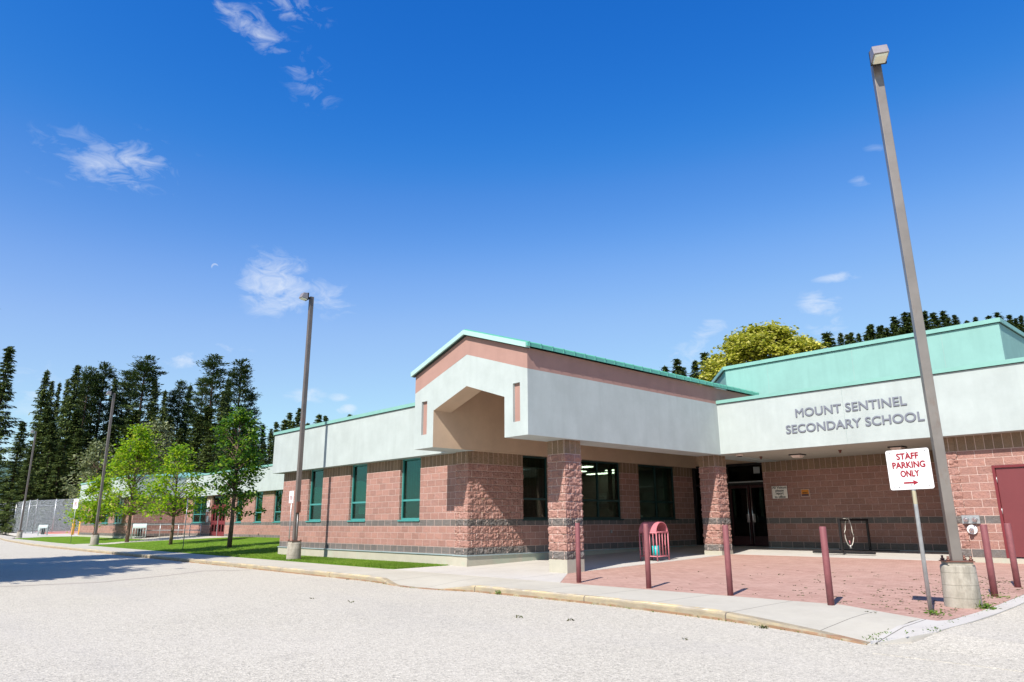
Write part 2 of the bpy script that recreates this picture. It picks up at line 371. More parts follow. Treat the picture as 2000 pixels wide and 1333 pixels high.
def stained_base():
    g = G('pole_base_concrete', .92, .2); p = g.pos()
    k = g.mix(g.rng(g.noise(3.5, 6, .7), .35, .65), (.42, .39, .33), (.27, .25, .205))
    k = g.mix(g.rng(g.noise(5, 6, .7, g.map(p, (1, 1, .25))), .5, .68, 0, .7), k, (.17, .155, .125))
    ring = g.math('PINGPONG', g.math('ADD', g.sep(p)[2], g.math('MULTIPLY', g.noise(4, 3), .03)), .09)
    k = g.mix(g.math('MULTIPLY', g.math('LESS_THAN', ring, .004), .6), k, (.12, .11, .09))
    k = g.mix(g.rng(g.voro(26), .0, .10, .7, 0), k, (.1, .09, .075)); g.col(k)
    g.bump(g.noise(40, 6, .7), .5, .01); return g.mat
M = dict(
    block=block_wall(), conc=concrete('sidewalk_concrete', (.47, .445, .375), (.355, .33, .27), joints=(1.5, 0)),
    slab=concrete('apron_concrete', (.50, .48, .44), (.38, .355, .32), joints=(3.0, .7)),
    found=concrete('foundation_concrete', (.44, .42, .345), (.31, .295, .24), 2, green=.55),
    pier=stained_base(),
    asphalt=asphalt(), paver=pavers(), curb=curb_mat(), grass=grass_mat(),
    white=stucco('pale_green_white_stucco', (.43, .485, .475), .12), pink=stucco('dusty_rose_stucco', (.37, .225, .19), .1),
    beige=stucco('tan_stucco', (.55, .42, .305), .12, False), mint=stucco('mint_stucco', (.235, .43, .395), .08), soffit=stucco('soffit_stucco', (.42, .41, .36), .06, False),
    cap=plain('mint_metal_cap', (.20, .41, .36), .45, .06, 3, .5), capdk=plain('roof_green_metal', (.10, .36, .28), .4, .1, 2, .5),
    edge=plain('dark_drip_edge', (.015, .035, .03), .6), rim=plain('teal_drip_rim', (.07, .25, .22), .5),
    tealf=plain('teal_window_frame', (.05, .25, .235), .4, .08, 6, .5), darkf=plain('dark_teal_frame', (.012, .045, .045), .4), black=plain('black_metal', (.012, .011, .012), .45),
    flash=plain('pale_blue_flashing', (.36, .45, .47), .4, .1, 5, .5, .3),
    maroon=plain('maroon_paint', (.16, .024, .03), .45, .1, 3, .4), pinkpaint=plain('faded_maroon_paint', (.36, .11, .13), .5, .2, 6, .4),
    boll=plain('faded_bollard_paint', (.20, .068, .075), .55, .25, 5, .35), binpk=plain('rose_paint', (.52, .17, .2), .5, .15, 4, .4),
    bingr=plain('grey_green_paint', (.50, .58, .56), .5, .1, 4, .4), blind=plain('pale_blinds', (.62, .72, .66), .8, .05), dkblind=plain('dark_blinds', (.10, .16, .15), .8),
    glass=glass('teal_tinted_glass', (.22, .54, .49)), glass2=glass('clear_dark_glass', (.42, .48, .45), .03), room=plain('room_interior', (.07, .065, .06), .9), roomlt=plain('room_wall', (.20, .19, .17), .9),
    steel=plain('galvanized_steel', (.42, .44, .45), .4, .15, 12, .5, .6), chrome=plain('chrome', (.62, .62, .64), .18, .1, 12, .5, .9),
    pole=rusty('bronze_pole_paint', (.15, .125, .11)), pole_n=rusty('grey_bronze_pole_paint', (.225, .20, .18), amt=.35, rough=.35, metal=.35), rust=rusty('rust', (.16, .07, .05), (.25, .1, .05), .6),
    bark=plain('maple_bark', (.15, .105, .08), .95, .3, 12, .1, 0, .6), barkd=plain('conifer_bark', (.075, .055, .045), .95, .3, 5, .1, 0, .5),
    conif=leaf_mat('conifer_needles', [(.018, .038, .012), (.048, .080, .018), (.095, .135, .028), (.17, .205, .05)], .12, .6, .15),
    conif2=leaf_mat('pine_needles', [(.018, .042, .016), (.042, .078, .022), (.08, .125, .03), (.14, .18, .05)], .12, .6, .15),
    maple=leaf_mat('maple_leaves', [(.09, .19, .012), (.19, .34, .015), (.31, .48, .02), (.42, .54, .03), (.45, .42, .05)], .5, .4, .6),
    mapled=leaf_mat('dark_maple_leaves', [(.025, .085, .012), (.06, .15, .015), (.12, .24, .02), (.30, .40, .03)], .4, .4, .6),
    linden=leaf_mat('linden_leaves', [(.10, .13, .012), (.30, .32, .03), (.50, .48, .07), (.60, .56, .12), (.68, .63, .20)], .35, .5, .8),
    olive=leaf_mat('grey_olive_leaves', [(.10, .13, .06), (.20, .23, .11), (.32, .34, .18)], .2, .5, .5),
    bush=leaf_mat('undergrowth_leaves', [(.02, .05, .012), (.05, .10, .02), (.09, .16, .03)], .2, .5, .3),
    weed=leaf_mat('weed_leaves', [(.05, .10, .015), (.12, .22, .03), (.2, .3, .05)], .3), moss=leaf_mat('moss_litter', [(.05, .05, .02), (.09, .085, .03), (.10, .13, .04)], .05),
    hill=plain('forest_floor', (.035, .06, .02), .95, .4, .2), mtn=plain('far_forest', (.05, .10, .08), .95, .3, .02), earth=plain('dry_earth', (.28, .24, .18), .95, .3, .5),
    track=plain('red_court', (.42, .10, .07), .9, .1), signw=plain('white_sign_face', (.72, .71, .72), .35, .02), red=plain('sign_red', (.26, .008, .022), .5, .03), ink=plain('grey_lettering', (.17, .185, .225), .5, .05),
    blk=plain('black_ink', (.02, .02, .02), .6, .05), orange=plain('orange_notice', (.62, .22, .02), .6, .1), yellow=plain('yellow_paint', (.80, .40, .015), .5, .08), cyan=plain('turquoise_plastic', (.0, .55, .55), .4, .05),
    bag=plain('black_bin_bag', (.03, .03, .035), .35, .2), lamp=emit('fluorescent_panel', (1, .97, .75), 9.0), lens=plain('frosted_lens', (.75, .65, .58), .3, .05), cream=plain('cream_lens', (.8, .78, .6), .3, .05), paper=plain('paper', (.6, .6, .58), .8, .1), cable=plain('white_cable', (.55, .53, .48), .5, .1),
)

# ------------------------------------------------------------------ ground heights
def ZP(y): return -.36 if y < 11.7 else min(-.01, -.36+.027*(y-11.7))
def ZL(y): return -.345 if y < 11.75 else (-.335 if y < 13.4 else min(.04, -.335+.056*(y-13.4)))

def sheet(name, pts, zf, mat, cell=1.0, thick=None, **k):
    """flat polygon cut into strips so it can follow zf(y)"""
    import bmesh
    b = bmesh.new(); f = b.faces.new([b.verts.new((x, y, 0)) for x, y in pts])
    for yy in np.arange(math.ceil(min(p[1] for p in pts)/cell)*cell+.001, max(p[1] for p in pts), cell):
        bmesh.ops.bisect_plane(b, geom=b.verts[:]+b.edges[:]+b.faces[:], plane_co=(0, yy, 0), plane_no=(0, 1, 0))
    for v in b.verts: v.co.z = zf(v.co.y) if zf.__code__.co_argcount == 1 else zf(v.co.x, v.co.y)
    if thick:
        rr = bmesh.ops.extrude_face_region(b, geom=b.faces[:])
        for v in [e for e in rr['geom'] if isinstance(e, bmesh.types.BMVert)]: v.co.z -= thick
    bmesh.ops.recalc_face_normals(b, faces=b.faces)
    me = bpy.data.meshes.new(name); b.to_mesh(me); b.free()
    if not thick:
        for p in me.polygons:
            if p.normal.z < 0: me.flip_normals(); break
    me.materials.append(mat); uv(me)
    o = bpy.data.objects.new(name, me); C.objects.link(o); return tag(o, **k)

sheet('ground', [(-2500, -2500), (2500, -2500), (2500, 2500), (-2500, 2500)], lambda y: -.60, M['earth'], 5000, kind='structure')
sheet('parking_lot', [(-160, -70), (60, -70), (60, 60), (-160, 60)], lambda y: -.49, M['asphalt'], 500, kind='structure')
CURB = [(-150, 16.5), (-120, 14.6), (-93.8, 12.6), (-80, 11.3), (-62, 10.15), (-55, 9.95), (-40, 9.93), (-25, 9.9), (-16.2, 9.85), (-15.3, 9.78), (-14.7, 9.62), (-14.0, 9.55), (-13.2, 9.6), (-12.6, 9.78), (-12.0, 9.93),
        (-10, 9.97), (-8.55, 9.95), (-7.15, 9.82), (-5.97, 9.66), (-5.25, 9.5), (-4.43, 9.25), (-3.76, 8.97)]
BACK = [(-150, 18), (-120, 16.2), (-93.8, 14.3), (-86, 12.6), (-62, 11.8), (-55, 11.7)]
def fy(x, T):
    for (a, b), (c_, e) in zip(T, T[1:]):
        if a <= x <= c_: return b+(e-b)*(x-a)/(c_-a)
    return T[-1][1] if x > T[-1][0] else T[0][1]
def backy(x): return fy(x, BACK) if x < -55 else (11.7 if x < -5.2 else 11.7-(x+5.2)*.62)
def dip(x): return max(0., min(1., (x+15.4)/.9, (-12.1-x)/.9), min(.95, (x+6.3)/2.6))
def build_sidewalk():
    xs = sorted(set([-150+i*4 for i in range(24)]+[-55+i*1.25 for i in range(31)]+[-16.2+i*.2 for i in range(63)]+[-3.76])); xs = [x for x in xs if x <= -3.76]
    m = MB(); k = MB(); v = []; n = 5
    for x in xs:
        y0, y1 = fy(x, CURB)+.15, backy(x)
        for j in range(n):
            t = j/(n-1); v.append((x, y0+(y1-y0)*t, -.362-.115*dip(x)*max(0, 1-t*1.6)-.006*(1-t)))
    m.add(v, [(i*n+j, (i+1)*n+j, (i+1)*n+j+1, i*n+j+1) for i in range(len(xs)-1) for j in range(n-1)])
    m.build('sidewalk', M['conc'], kind='structure')
    v = []
    for x in xs:
        y = fy(x, CURB); zt = -.366-.115*dip(x); wob = .012*noise.noise(Vector((x*2.3, 0, 3)))
        for dy, z in ((0+wob, -.60), (0+wob, zt-.03), (.025+wob, zt), (.15, zt+.003), (.15, -.6)): v.append((x, y+dy, z))
    k.add(v, [(i*5+j, (i+1)*5+j, (i+1)*5+j+1, i*5+j+1) for i in range(len(xs)-1) for j in range(4)])
    i = (len(xs)-1)*5; k.f.append([i, i+1, i+2, i+3, i+4]); k.m.append(0); k.sm.append(False)
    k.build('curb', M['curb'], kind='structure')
build_sidewalk()
# concrete apron in front of the corner, slabs under the porch, paver court
sheet('apron', [(-17.9, 11.66), (-11.25, 11.7), (-12.6, 13.38), (-12.6, 20.96), (-12.6, 26), (-18.2, 26), (-18.2, 13.6)], ZP, M['slab'], 1.0, .25, kind='structure')
sheet('porch_floor', [(-12.6, 20.96), (-3.4, 20.96), (-3.4, 24.9), (-12.6, 24.9)], lambda y: ZP(y)+.003, M['slab'], 1.0, .25, kind='structure')
def zpv(x, y):
    return ZP(y)-.004 - .0
sheet('paver_court', [(-11.25, 11.7), (-5.2, 11.7), (-4.35, 11.17), (-3.75, 10.78), (-3.5, 10.75), (-3.42, 12), (-3.45, 15), (-3.4, 20.96), (-12.6, 20.96), (-12.6, 13.38)], zpv, M['paver'], .5, .25, kind='structure')
def EZ_(y): return min(ZP(y)-.008, -.478+(y-9.12)*.104)
sheet('driveway_ramp', [(-3.5, 8.5), (.6, 8.5), (.6, 21.2), (-3.21, 21.2), (-3.26, 16), (-3.21, 13), (-3.23, 11), (-3.31, 9.9)], lambda x, y: max(-.4865, (EZ_(max(y, 8.97))-.012)*(1-min(1, max(0, (x+3.2)/3.4)))-.4865*min(1, max(0, (x+3.2)/3.4))), M['asphalt'], .5, .3, kind='structure')
sheet('edging_strip', [(-3.78, 8.97), (-3.3, 9.9), (-3.22, 11), (-3.2, 13), (-3.25, 16), (-3.2, 20.9), (-3.4, 20.9), (-3.45, 16), (-3.42, 13), (-3.45, 11), (-3.55, 10.75), (-3.78, 10.80)], lambda y: EZ_(y)+.005, M['slab'], 1.0, .3, kind='structure')
# lawns and the paths that cut them
sheet('lawn', [(-52.0, 11.72), (-17.75, 11.72), (-17.35, 13.55), (-29.0, 13.55), (-29.0, 20.35), (-49.3, 20.35), (-52.7, 16.8), (-53.9, 14.4), (-52.5, 12.3)], ZL, M['grass'], .5, .2, kind='structure')
sheet('side_lawn', [(-85, 12.75), (-62, 11.85), (-55.5, 11.73), (-56.4, 15), (-56.0, 16.5), (-61, 16.5), (-78, 16.6), (-84, 15.2)], ZL, M['grass'], .5, .2, kind='structure')
sheet('path', [(-55.5, 11.7), (-52.0, 11.7), (-52.5, 12.3), (-53.9, 14.4), (-52.7, 16.8), (-49.3, 20.3), (-61, 20.3), (-61, 16.5), (-56.0, 16.5), (-56.4, 15)], lambda y: ZL(y)-.004, M['conc'], .5, .2, kind='structure')
sheet('court_path', [(-140, 18.5), (-95, 15), (-85, 12.75), (-84, 15.2), (-78, 16.6), (-77, 20), (-86, 20), (-99, 17.4), (-140, 23)], lambda y: ZL(y)+.003, M['slab'], .5, .2, kind='structure')
sheet('red_court', [(-145, 23), (-99, 17.4), (-86, 20), (-77, 20), (-77, 40), (-150, 45)], lambda y: .03, M['track'], 500, .2, kind='structure')
sheet('road_seam', [(-24, .6), (-21.22, 3.0), (-20.94, 5.1), (-22.2, 7.1), (-23.45, 8.5), (-22.8, 9.75), (-22.55, 9.7), (-23.2, 8.45), (-21.95, 7.0), (-20.70, 5.05), (-21.0, 2.95), (-23.8, .5)], lambda y: -.486, concrete('seam_sealant', (.40, .36, .31), (.55, .50, .43), 8), 500, kind='structure')

def hz(x, y):
    rr = math.hypot(x, y); az = math.degrees(math.atan2(-x, y))
    a = min(1, max(0, (58-az)/26)) if az > 0 else 1
    if az < -60: a = 0
    a = a*a*(3-2*a); s = min(1, max(0, (rr-105)/105)); s = s*s*(3-2*s)
    return -.62+a*(34*s+max(0, rr-210)*.12)
def build_hill():
    m = MB(); v = []; A = 60; R_ = 26
    for i in range(A+1):
        az = rad(66-i*2.2)
        for j in range(R_+1):
            rr = 100+j*11; x, y = -math.sin(az)*rr, math.cos(az)*rr
            v.append((x, y, hz(x, y)+2*noise.noise(Vector((x*.03, y*.03, 0)))*(j > 1)))
    n = R_+1
    m.add(v, [(i*n+j, i*n+j+1, (i+1)*n+j+1, (i+1)*n+j) for i in range(A) for j in range(R_)], 0, True)
    m.build('hill', M['hill'], kind='structure')
    m = MB(); v = []
    for i in range(50):
        az = rad(96-i*1.0); 
        for j in range(6):
            rr = 900+j*120; hgt = [0, 30, 70, 95, 85, 0][j]*(.8+.5*noise.noise(Vector((i*.22, j*.1, 5))))
            v.append((-math.sin(az)*rr, math.cos(az)*rr, -2+hgt*(1 if i > 0 and i < 49 else 0)))
    m.add(v, [(i*6+j, i*6+j+1, (i+1)*6+j+1, (i+1)*6+j) for i in range(49) for j in range(5)], 0, True)
    m.build('mountain', M['mtn'], kind='structure')
build_hill()
# ------------------------------------------------------------------ school building
B = empty('school_building', (-20, 20, 0), label='low school building of pink block walls under pale green fascias', cat='building')
BI = Matrix.Translation((20, -20, 0))
def bp(m, name, mats, parent=None, **k):           # building part given in world coordinates
    par = parent or B
    o = m.build(name, mats, **k); o.parent = par
    if par is B: o.matrix_parent_inverse = BI
    return o

def wall(m, ax, p, t, u0, u1, z0, z1, holes=()):
    """block wall in plane ax=p with thickness t (signed, inwards), holes = (ua, ub, za, zb)"""
    def bx(a, b, za, zb):
        if b-a < 1e-4 or zb-za < 1e-4: return
        q0, q1 = sorted((p, p+t))
        if ax == 'y': m.box(a, b, q0, q1, za, zb)
        else: m.box(q0, q1, a, b, za, zb)
    cur = u0
    for (a, b, za, zb) in sorted(holes):
        bx(cur, a, z0, z1); bx(a, b, z0, za); bx(a, b, zb, z1); cur = b
    bx(cur, u1, z0, z1)

def block_relief(s, z):
    """outward bulge of split-face block in metres at wall position s, height z"""
    if z > 2.6: 
        du = min(s % .2, .2-s % .2); dz = min(z-2.6, 3.2-z)
    else:
        row = math.floor(z/.2+1e-6); off = (row % 2)*.2; q = (s+off) % .4
        du = min(q, .4-q); dz = min(z-row*.2, (row+1)*.2-z)
    e = min(1, max(0, (min(du, dz)-.004)/.022)); amp = .35 if z > 2.6 else 1.0
    row = math.floor(z/.2); cellid = math.floor((s+(row % 2)*.2)/.4)
    h = noise.fractal(Vector((s*11, z*13, row*7.3+cellid*3.1)), .9, 2.2, 4)
    h2 = noise.noise(Vector((s*34, z*30, 9.1)))
    return e*amp*(.016+.030*h+.010*h2)

# --- left wing
WINX = [(-26.67, -25.53), (-23.47, -22.33), (-20.24, -19.08)]
m = MB(); wall(m, 'y', 13.5, .3, -28.93, -17.12, -.0, 2.97, [(a, b, .985, 2.96) for a, b in WINX])
wall(m, 'x', -28.93, .3, 13.8, 20.3, 0, 2.97)
bp(m, 'left_wing_wall', M['block'])
m = MB(); m.box(-17.12, -16.83, 13.4, 13.85, 0, 2.97)
# corner pier and lit part of the entrance side wall as real split-face relief
def relief_face(m, path, z0, z1, step=.028, inv=False):
    pts = []; 
    L_ = 0
    for (a, b) in zip(path, path[1:]):
        ln = math.dist(a, b); n = max(1, round(ln/step))
        for i in range(n): t = i/n; pts.append((a[0]+(b[0]-a[0])*t, a[1]+(b[1]-a[1])*t, L_+ln*t))
        L_ += ln
    closed = math.dist(path[0], path[-1]) < 1e-6
    if not closed: pts.append((path[-1][0], path[-1][1], L_))
    n = len(pts); nz = round((z1-z0)/.025); v = []
    for j in range(nz+1):
        z = z0+(z1-z0)*j/nz
        for i, (x, y, s) in enumerate(pts):
            a = pts[(i-1) % n] if closed or i > 0 else pts[i]; b = pts[(i+1) % n] if closed or i < n-1 else pts[i]
            tx, ty = b[0]-a[0], b[1]-a[1]; l = math.hypot(tx, ty); nx, ny = ty/l, -tx/l
            key = (x if abs(ny) > .9 else y)
            h = block_relief(key+200, min(z, z1-1e-4))
            if not closed and (i == 0 or i == n-1): h = 0
            v.append((x+nx*h, y+ny*h, z))
    f = []
    for j in range(nz):
        for i in range(n if closed else n-1):
            k = (i+1) % n; f.append((j*n+i, j*n+k, (j+1)*n+k, (j+1)*n+i))
    m.add(v, f, 0, False)
relief_face(m, [(-17.12, 13.5), (-17.12, 13.39), (-16.53, 13.39), (-16.53, 15.6), (-16.8, 15.6)], 0, 2.97)
bp(m, 'corner_pier', M['block'], fix=False)
# --- entrance side wall (faces +X)
SW = [(15.61, 16.77, .985, 2.96), (18.1, 20.46, .985, 2.96), (21.47, 23.78, .985, 2.96)]
m = MB(); wall(m, 'x', -16.53, -.3, 15.601, 25.0, 0, 2.97, SW); bp(m, 'entrance_side_wall', M['block'])
# --- entrance back wall, its return, and right wall
m = MB(); wall(m, 'y', 24.35, .3, -13.16, -6.04, 0, 2.97); bp(m, 'entrance_back_wall', M['block'])
m = MB(); wall(m, 'y', 20.86, .3, -6.30, 2.5, 0, 2.97, [(-5.15, -3.2, 0, 2.2)])
wall(m, 'x', -6.32, .3, 21.17, 24.35, 0, 2.97); relief_face(m, [(-6.33, 21.17), (-6.33, 20.84), (-5.9, 20.84), (-5.9, 20.9)], 0, 2.97)
bp(m, 'right_wall', M['block'], fix=False)
m = MB(); wall(m, 'y', 20.3, .3, -61, -28.95, 0.0, 2.97, [(-59.25, -56.4, .985, 2.96), (-55.35, -52.5, .03, 2.96), (-50.72, -49.7, .985, 2.96), (-47.62, -46.45, .985, 2.96), (-44.7, -43.6, .985, 2.96), (-41.4, -40.3, .985, 2.96), (-38.1, -37.0, .985, 2.96), (-34.9, -33.8, .985, 2.96), (-31.7, -30.6, .985, 2.96)])
bp(m, 'far_wing_wall', M['block'])
FBW = [(-76.1, -75.0), (-73.2, -72.1), (-70.1, -67.9), (-66.2, -63.9)]
m = MB(); wall(m, 'y', 16.5, .3, -77.3, -61, 0.0, 2.97, [(a, b, .985, 2.96) for a, b in FBW]); wall(m, 'x', -61, -.3, 16.8, 20.3, 0, 2.97); wall(m, 'x', -77.3, .3, 16.8, 24, 0, 2.97)
bp(m, 'far_block_wall', M['block'])
# foundations and flashing
m = MB(); m.box(-28.95, -17.13, 13.47, 13.9, -.5, -.035); m.box(-17.13, -16.50, 13.36, 13.9, -.5, -.035); m.box(-16.83, -16.50, 13.9, 25, -.5, -.035)
m.box(-28.95, -28.6, 13.9, 20.3, -.5, -.035)
m.box(-61, -28.98, 20.28, 20.6, -.3, -.003); m.box(-77.3, -61, 16.48, 16.8, -.3, -.003)
m.box(-13.16, -6.3, 24.33, 24.7, -.3, -.035); m.box(-6.34, 2.5, 20.82, 21.2, -.4, -.003)
bp(m, 'foundation', M['found'])
m = MB(); m.box(-28.97, -17.15, 13.44, 13.55, -.035, -.003); m.box(-17.15, -16.47, 13.33, 13.44, -.035, -.003); m.box(-16.56, -16.47, 13.44, 25.0, -.035, -.003); m.box(-13.16, -6.33, 24.3, 24.4, -.035, -.003)
bp(m, 'base_flashing', M['flash'])
# --- fascias
m = MB(); m.box(-29.42, -17.2, 13.18, 13.62, 2.955, 4.56); m.box(-29.42, -28.95, 13.62, 20.1, 2.955, 4.56); bp(m, 'left_wing_fascia', M['white'])
m = MB(); m.box(-29.46, -17.2, 13.13, 13.66, 4.575, 4.69); m.box(-29.46, -28.9, 13.66, 20.1, 4.575, 4.69); bp(m, 'left_wing_cap', M['cap'])
m = MB(); m.box(-29.44, -17.2, 13.15, 13.64, 4.56, 4.575); bp(m, 'left_wing_drip_edge', M['edge'])
m = MB(); m.box(-61, -29.44, 20.08, 20.5, 2.955, 4.5); bp(m, 'far_wing_fascia', M['white'])
m = MB(); m.box(-61, -29.47, 20.04, 20.54, 4.515, 4.63); bp(m, 'far_wing_cap', M['cap'])
m = MB(); m.box(-61, -29.47, 20.06, 20.52, 4.5, 4.515); bp(m, 'far_wing_drip_edge', M['edge'])
m = MB(); m.box(-77.6, -60.7, 16.2, 16.6, 2.955, 4.5); m.box(-61.1, -60.7, 16.6, 22, 2.955, 4.5); m.box(-77.6, -77.2, 16.6, 24, 2.955, 4.5); bp(m, 'far_block_fascia', M['white'])
m = MB(); m.box(-77.65, -60.65, 16.15, 16.65, 4.51, 4.63); m.box(-61.15, -60.65, 16.65, 22, 4.51, 4.63); bp(m, 'far_block_cap', M['cap'])
m = MB(); m.box(-12.41, 2.6, 20.42, 20.62, 2.972, 4.57); bp(m, 'sign_fascia', M['white'])
m = MB(); m.box(-12.41, 2.7, 20.37, 20.66, 4.585, 4.69); bp(m, 'sign_fascia_cap', M['cap'])
m = MB(); m.box(-12.41, 2.65, 20.395, 20.64, 4.57, 4.585); bp(m, 'sign_fascia_drip_edge', M['edge'])
m = MB(); m.box(-13.2, -6.04, 20.62, 24.7, 2.97, 3.15); m.box(-6.04, 2.5, 20.62, 21.2, 2.97, 3.15); bp(m, 'entrance_soffit', M['soffit'])
m = MB(); m.box(-29.0, -17.3, 13.62, 24, 4.2, 4.3); m.box(-61, -29.0, 20.5, 30, 4.2, 4.3); m.box(-77.2, -61.1, 16.6, 28, 4.2, 4.3); m.box(-12.3, 2.5, 20.66, 30, 4.2, 4.3)
m.box(-28.6, -17.0, 13.8, 24, 2.98, 3.1); bp(m, 'flat_roof', M['soffit'])
# hip roofs seen far left
m = MB(); zc = 4.6
m.add([(-77.5, 17.0, zc), (-61, 17.0, zc), (-61, 27, zc), (-77.5, 27, zc), (-72, 22, 5.35), (-66, 22, 5.35)], [(0, 1, 5, 4), (1, 2, 5), (2, 3, 4, 5), (3, 0, 4)])
bp(m, 'far_block_roof', M['cap'])
# --- clerestory
m = MB(); pts = [(-13.52, 23.0), (-4.93, 23.0), (-4.93, 31), (-18, 31), (-15.39, 25.18)]
m.prism(pts, 4.3, 6.235); bp(m, 'clerestory_wall', M['mint'])
def off(pts, o):
    c_ = (sum(p[0] for p in pts)/len(pts), sum(p[1] for p in pts)/len(pts)); return [(x+(o if x > c_[0] else -o), y+(o if y > c_[1] else -o)) for x, y in pts]
m = MB(); m.prism(off(pts, .03), 6.235, 6.25); bp(m, 'clerestory_drip_edge', M['edge'])
m = MB(); m.prism(off(pts, .06), 6.25, 6.37); bp(m, 'clerestory_cap', M['cap'])
# --- gable porch
XL, XR, XA = -17.19, -12.41, -14.80
lo = lambda x: 2.955 if (x <= -16.27+1e-6 or x >= -13.26-1e-6) else 3.985+(4.483-3.985)*(1-abs(x+14.78)/1.5)
bd = lambda x: 5.355-(abs(x-XA)/2.39)*.77
tp = lambda x: 5.905-(abs(x-XA)/2.39)*.79
bk = [XL, -16.85, -16.58, -16.27, -14.79, -13.26, -12.945, -12.685, XR]
m = MB(); F0 = 11.905; F1 = 12.53
for a, b in zip(bk, bk[1:]):
    e = 1e-5; la, lb = lo(a+e if a <= -16.28 or a > -13.27 else a), lo(b-e)
    if abs(a+16.27) < 1e-6: la = 3.985
    if abs(b+13.26) < 1e-6: lb = 3.985
    if abs(a+13.26) < 1e-6: la = 2.955
    def q(z0a, z0b, z1a, z1b): m.poly([(a, F0, z0a), (b, F0, z0b), (b, F0, z1b), (a, F0, z1a)])
    if (abs(a+16.85) < .01) or (abs(a+12.945) < .01):
        s0, s1 = (3.34, 4.30) if a < -15 else (3.31, 4.28)
        q(la, lb, s0, s0); q(s1, s1, bd(a), bd(b))
        y = F0+.07
        m.poly([(a, F0, s0), (a, y, s0), (a, y, s1), (a, F0, s1)]); m.poly([(b, F0, s0), (b, F0, s1), (b, y, s1), (b, y, s0)])
        m.poly([(a, F0, s1), (a, y, s1), (b, y, s1), (b, F0, s1)]); m.poly([(a, F0, s0), (b, F0, s0), (b, y, s0), (a, y, s0)])
    else: q(la, lb, bd(a), bd(b))
m.poly([(XR, F0, 2.955), (XR, 24, 2.955), (XR, 24, bd(XR)), (XR, F0, bd(XR))])      # side towards the entrance court
m.poly([(XL, F0, 2.955), (XL, F0, bd(XL)), (XL, 24, bd(XL)), (XL, 24, 2.955)])
m.poly([(XL, F0, 2.955), (XL, 13.45, 2.955), (-16.27, 13.45, 2.955), (-16.27, F0, 2.955)])   # undersides
m.poly([(XR, F0, 2.955), (-13.26, F0, 2.955), (-13.26, 24.4, 2.955), (XR, 24.4, 2.955)])
bp(m, 'gable_panel', M['white'], fix=False)
m = MB()
for a, b in zip([XL, XA], [XA, XR]): m.poly([(a, F0, bd(a)), (b, F0, bd(b)), (b, F0, tp(b)), (a, F0, tp(a))])
m.poly([(XR, F0, bd(XR)), (XR, 24, bd(XR)), (XR, 24, tp(XR)), (XR, F0, tp(XR))]); m.poly([(XL, F0, bd(XL)), (XL, F0, tp(XL)), (XL, 24, tp(XL)), (XL, 24, bd(XL))])
bp(m, 'gable_band', M['pink'], fix=False)
m = MB(); y = F0+.07
m.poly([(-16.85, y, 3.34), (-16.58, y, 3.34), (-16.58, y, 4.30), (-16.85, y, 4.30)]); bp(m, 'gable_slot', M['pink']); m = MB(); m.poly([(-12.945, y, 3.31), (-12.685, y, 3.31), (-12.685, y, 4.28), (-12.945, y, 4.28)])
bp(m, 'gable_slot', M['pink'])
m = MB()                                             # tan lining of the porch
XI = -16.27
m.poly([(XI, F0, 2.955), (XI, F0, 3.985), (XI, F1, 3.985), (XI, F1, 2.955)])
m.poly([(XI, F0, 3.985), (-14.78, F0, 4.483), (-14.78, F1, 4.483), (XI, F1, 3.985)]); m.poly([(-14.78, F0, 4.483), (-13.26, F0, 3.985), (-13.26, F1, 3.985), (-14.78, F1, 4.483)])
m.poly([(-13.26, F0, 2.955), (-13.26, F1, 2.955), (-13.26, F1, 3.985), (-13.26, F0, 3.985)])
m.poly([(XI, F1, 2.955), (XI-.06, 25, 2.955), (XI-.06, 25, 5.05), (XI, F1, 5.05)])
m.poly([(-13.26, F1, 2.955), (-13.26, F1, 5.05), (-13.2, 25, 5.05), (-13.2, 25, 2.955)])
m.poly([(XI, F1, 3.985), (-14.78, F1, 4.483), (-13.26, F1, 3.985), (-13.26, F1, 5.05), (XI, F1, 5.05)])
m.poly([(XI-.06, F1, 5.05), (-13.2, F1, 5.05), (-13.2, 25, 5.05), (XI-.06, 25, 5.05)])
m.poly([(-16.53, 25, 3.02), (-13.16, 25, 3.02), (-13.16, 25, 5.05), (-16.53, 25, 5.05)])
m.poly([(-16.53, 13.4, 2.965), (XI, 13.4, 2.965), (XI-.06, 25, 2.965), (-16.53, 25, 2.965)])
bp(m, 'porch_lining', M['beige'], fix=False)
def slab_roof(sx):
    m = MB(); x0, x1 = XA, XA+sx*2.515; z0 = 6.05; z1 = 6.05-.33*2.515; y0, y1, t = 11.80, 23.0, .10
    v = [(x0, y0, z0), (x1, y0, z1), (x1, y1, z1), (x0, y1, z0), (x0, y0, z0-t-.02), (x1, y0, z1-t), (x1, y1, z1-t), (x0, y1, z0-t-.02)]
    m.add(v, [(0, 1, 2, 3), (4, 7, 6, 5), (0, 4, 5, 1), (1, 5, 6, 2), (2, 6, 7, 3)])
    for i in range(28):
        y = y0+.05+i*.41; e = .018
        m.add([(x0, y, z0+.0), (x1+sx*.02, y, z1-.0), (x1+sx*.02, y+.03, z1), (x0, y+.03, z0), (x0, y, z0+e), (x1+sx*.02, y, z1+e), (x1+sx*.02, y+.03, z1+e), (x0, y+.03, z0+e)], [(0,1,5,4),(1,2,6,5),(2,3,7,6),(4,5,6,7)])
        m.box(min(x1, x1+sx*.03), max(x1, x1+sx*.012), y, y+.03, z1-.10, z1+.015)
    return bp(m, 'gable_roof', M['capdk'])
slab_roof(1); slab_roof(-1)
m = MB(); yA = 11.775
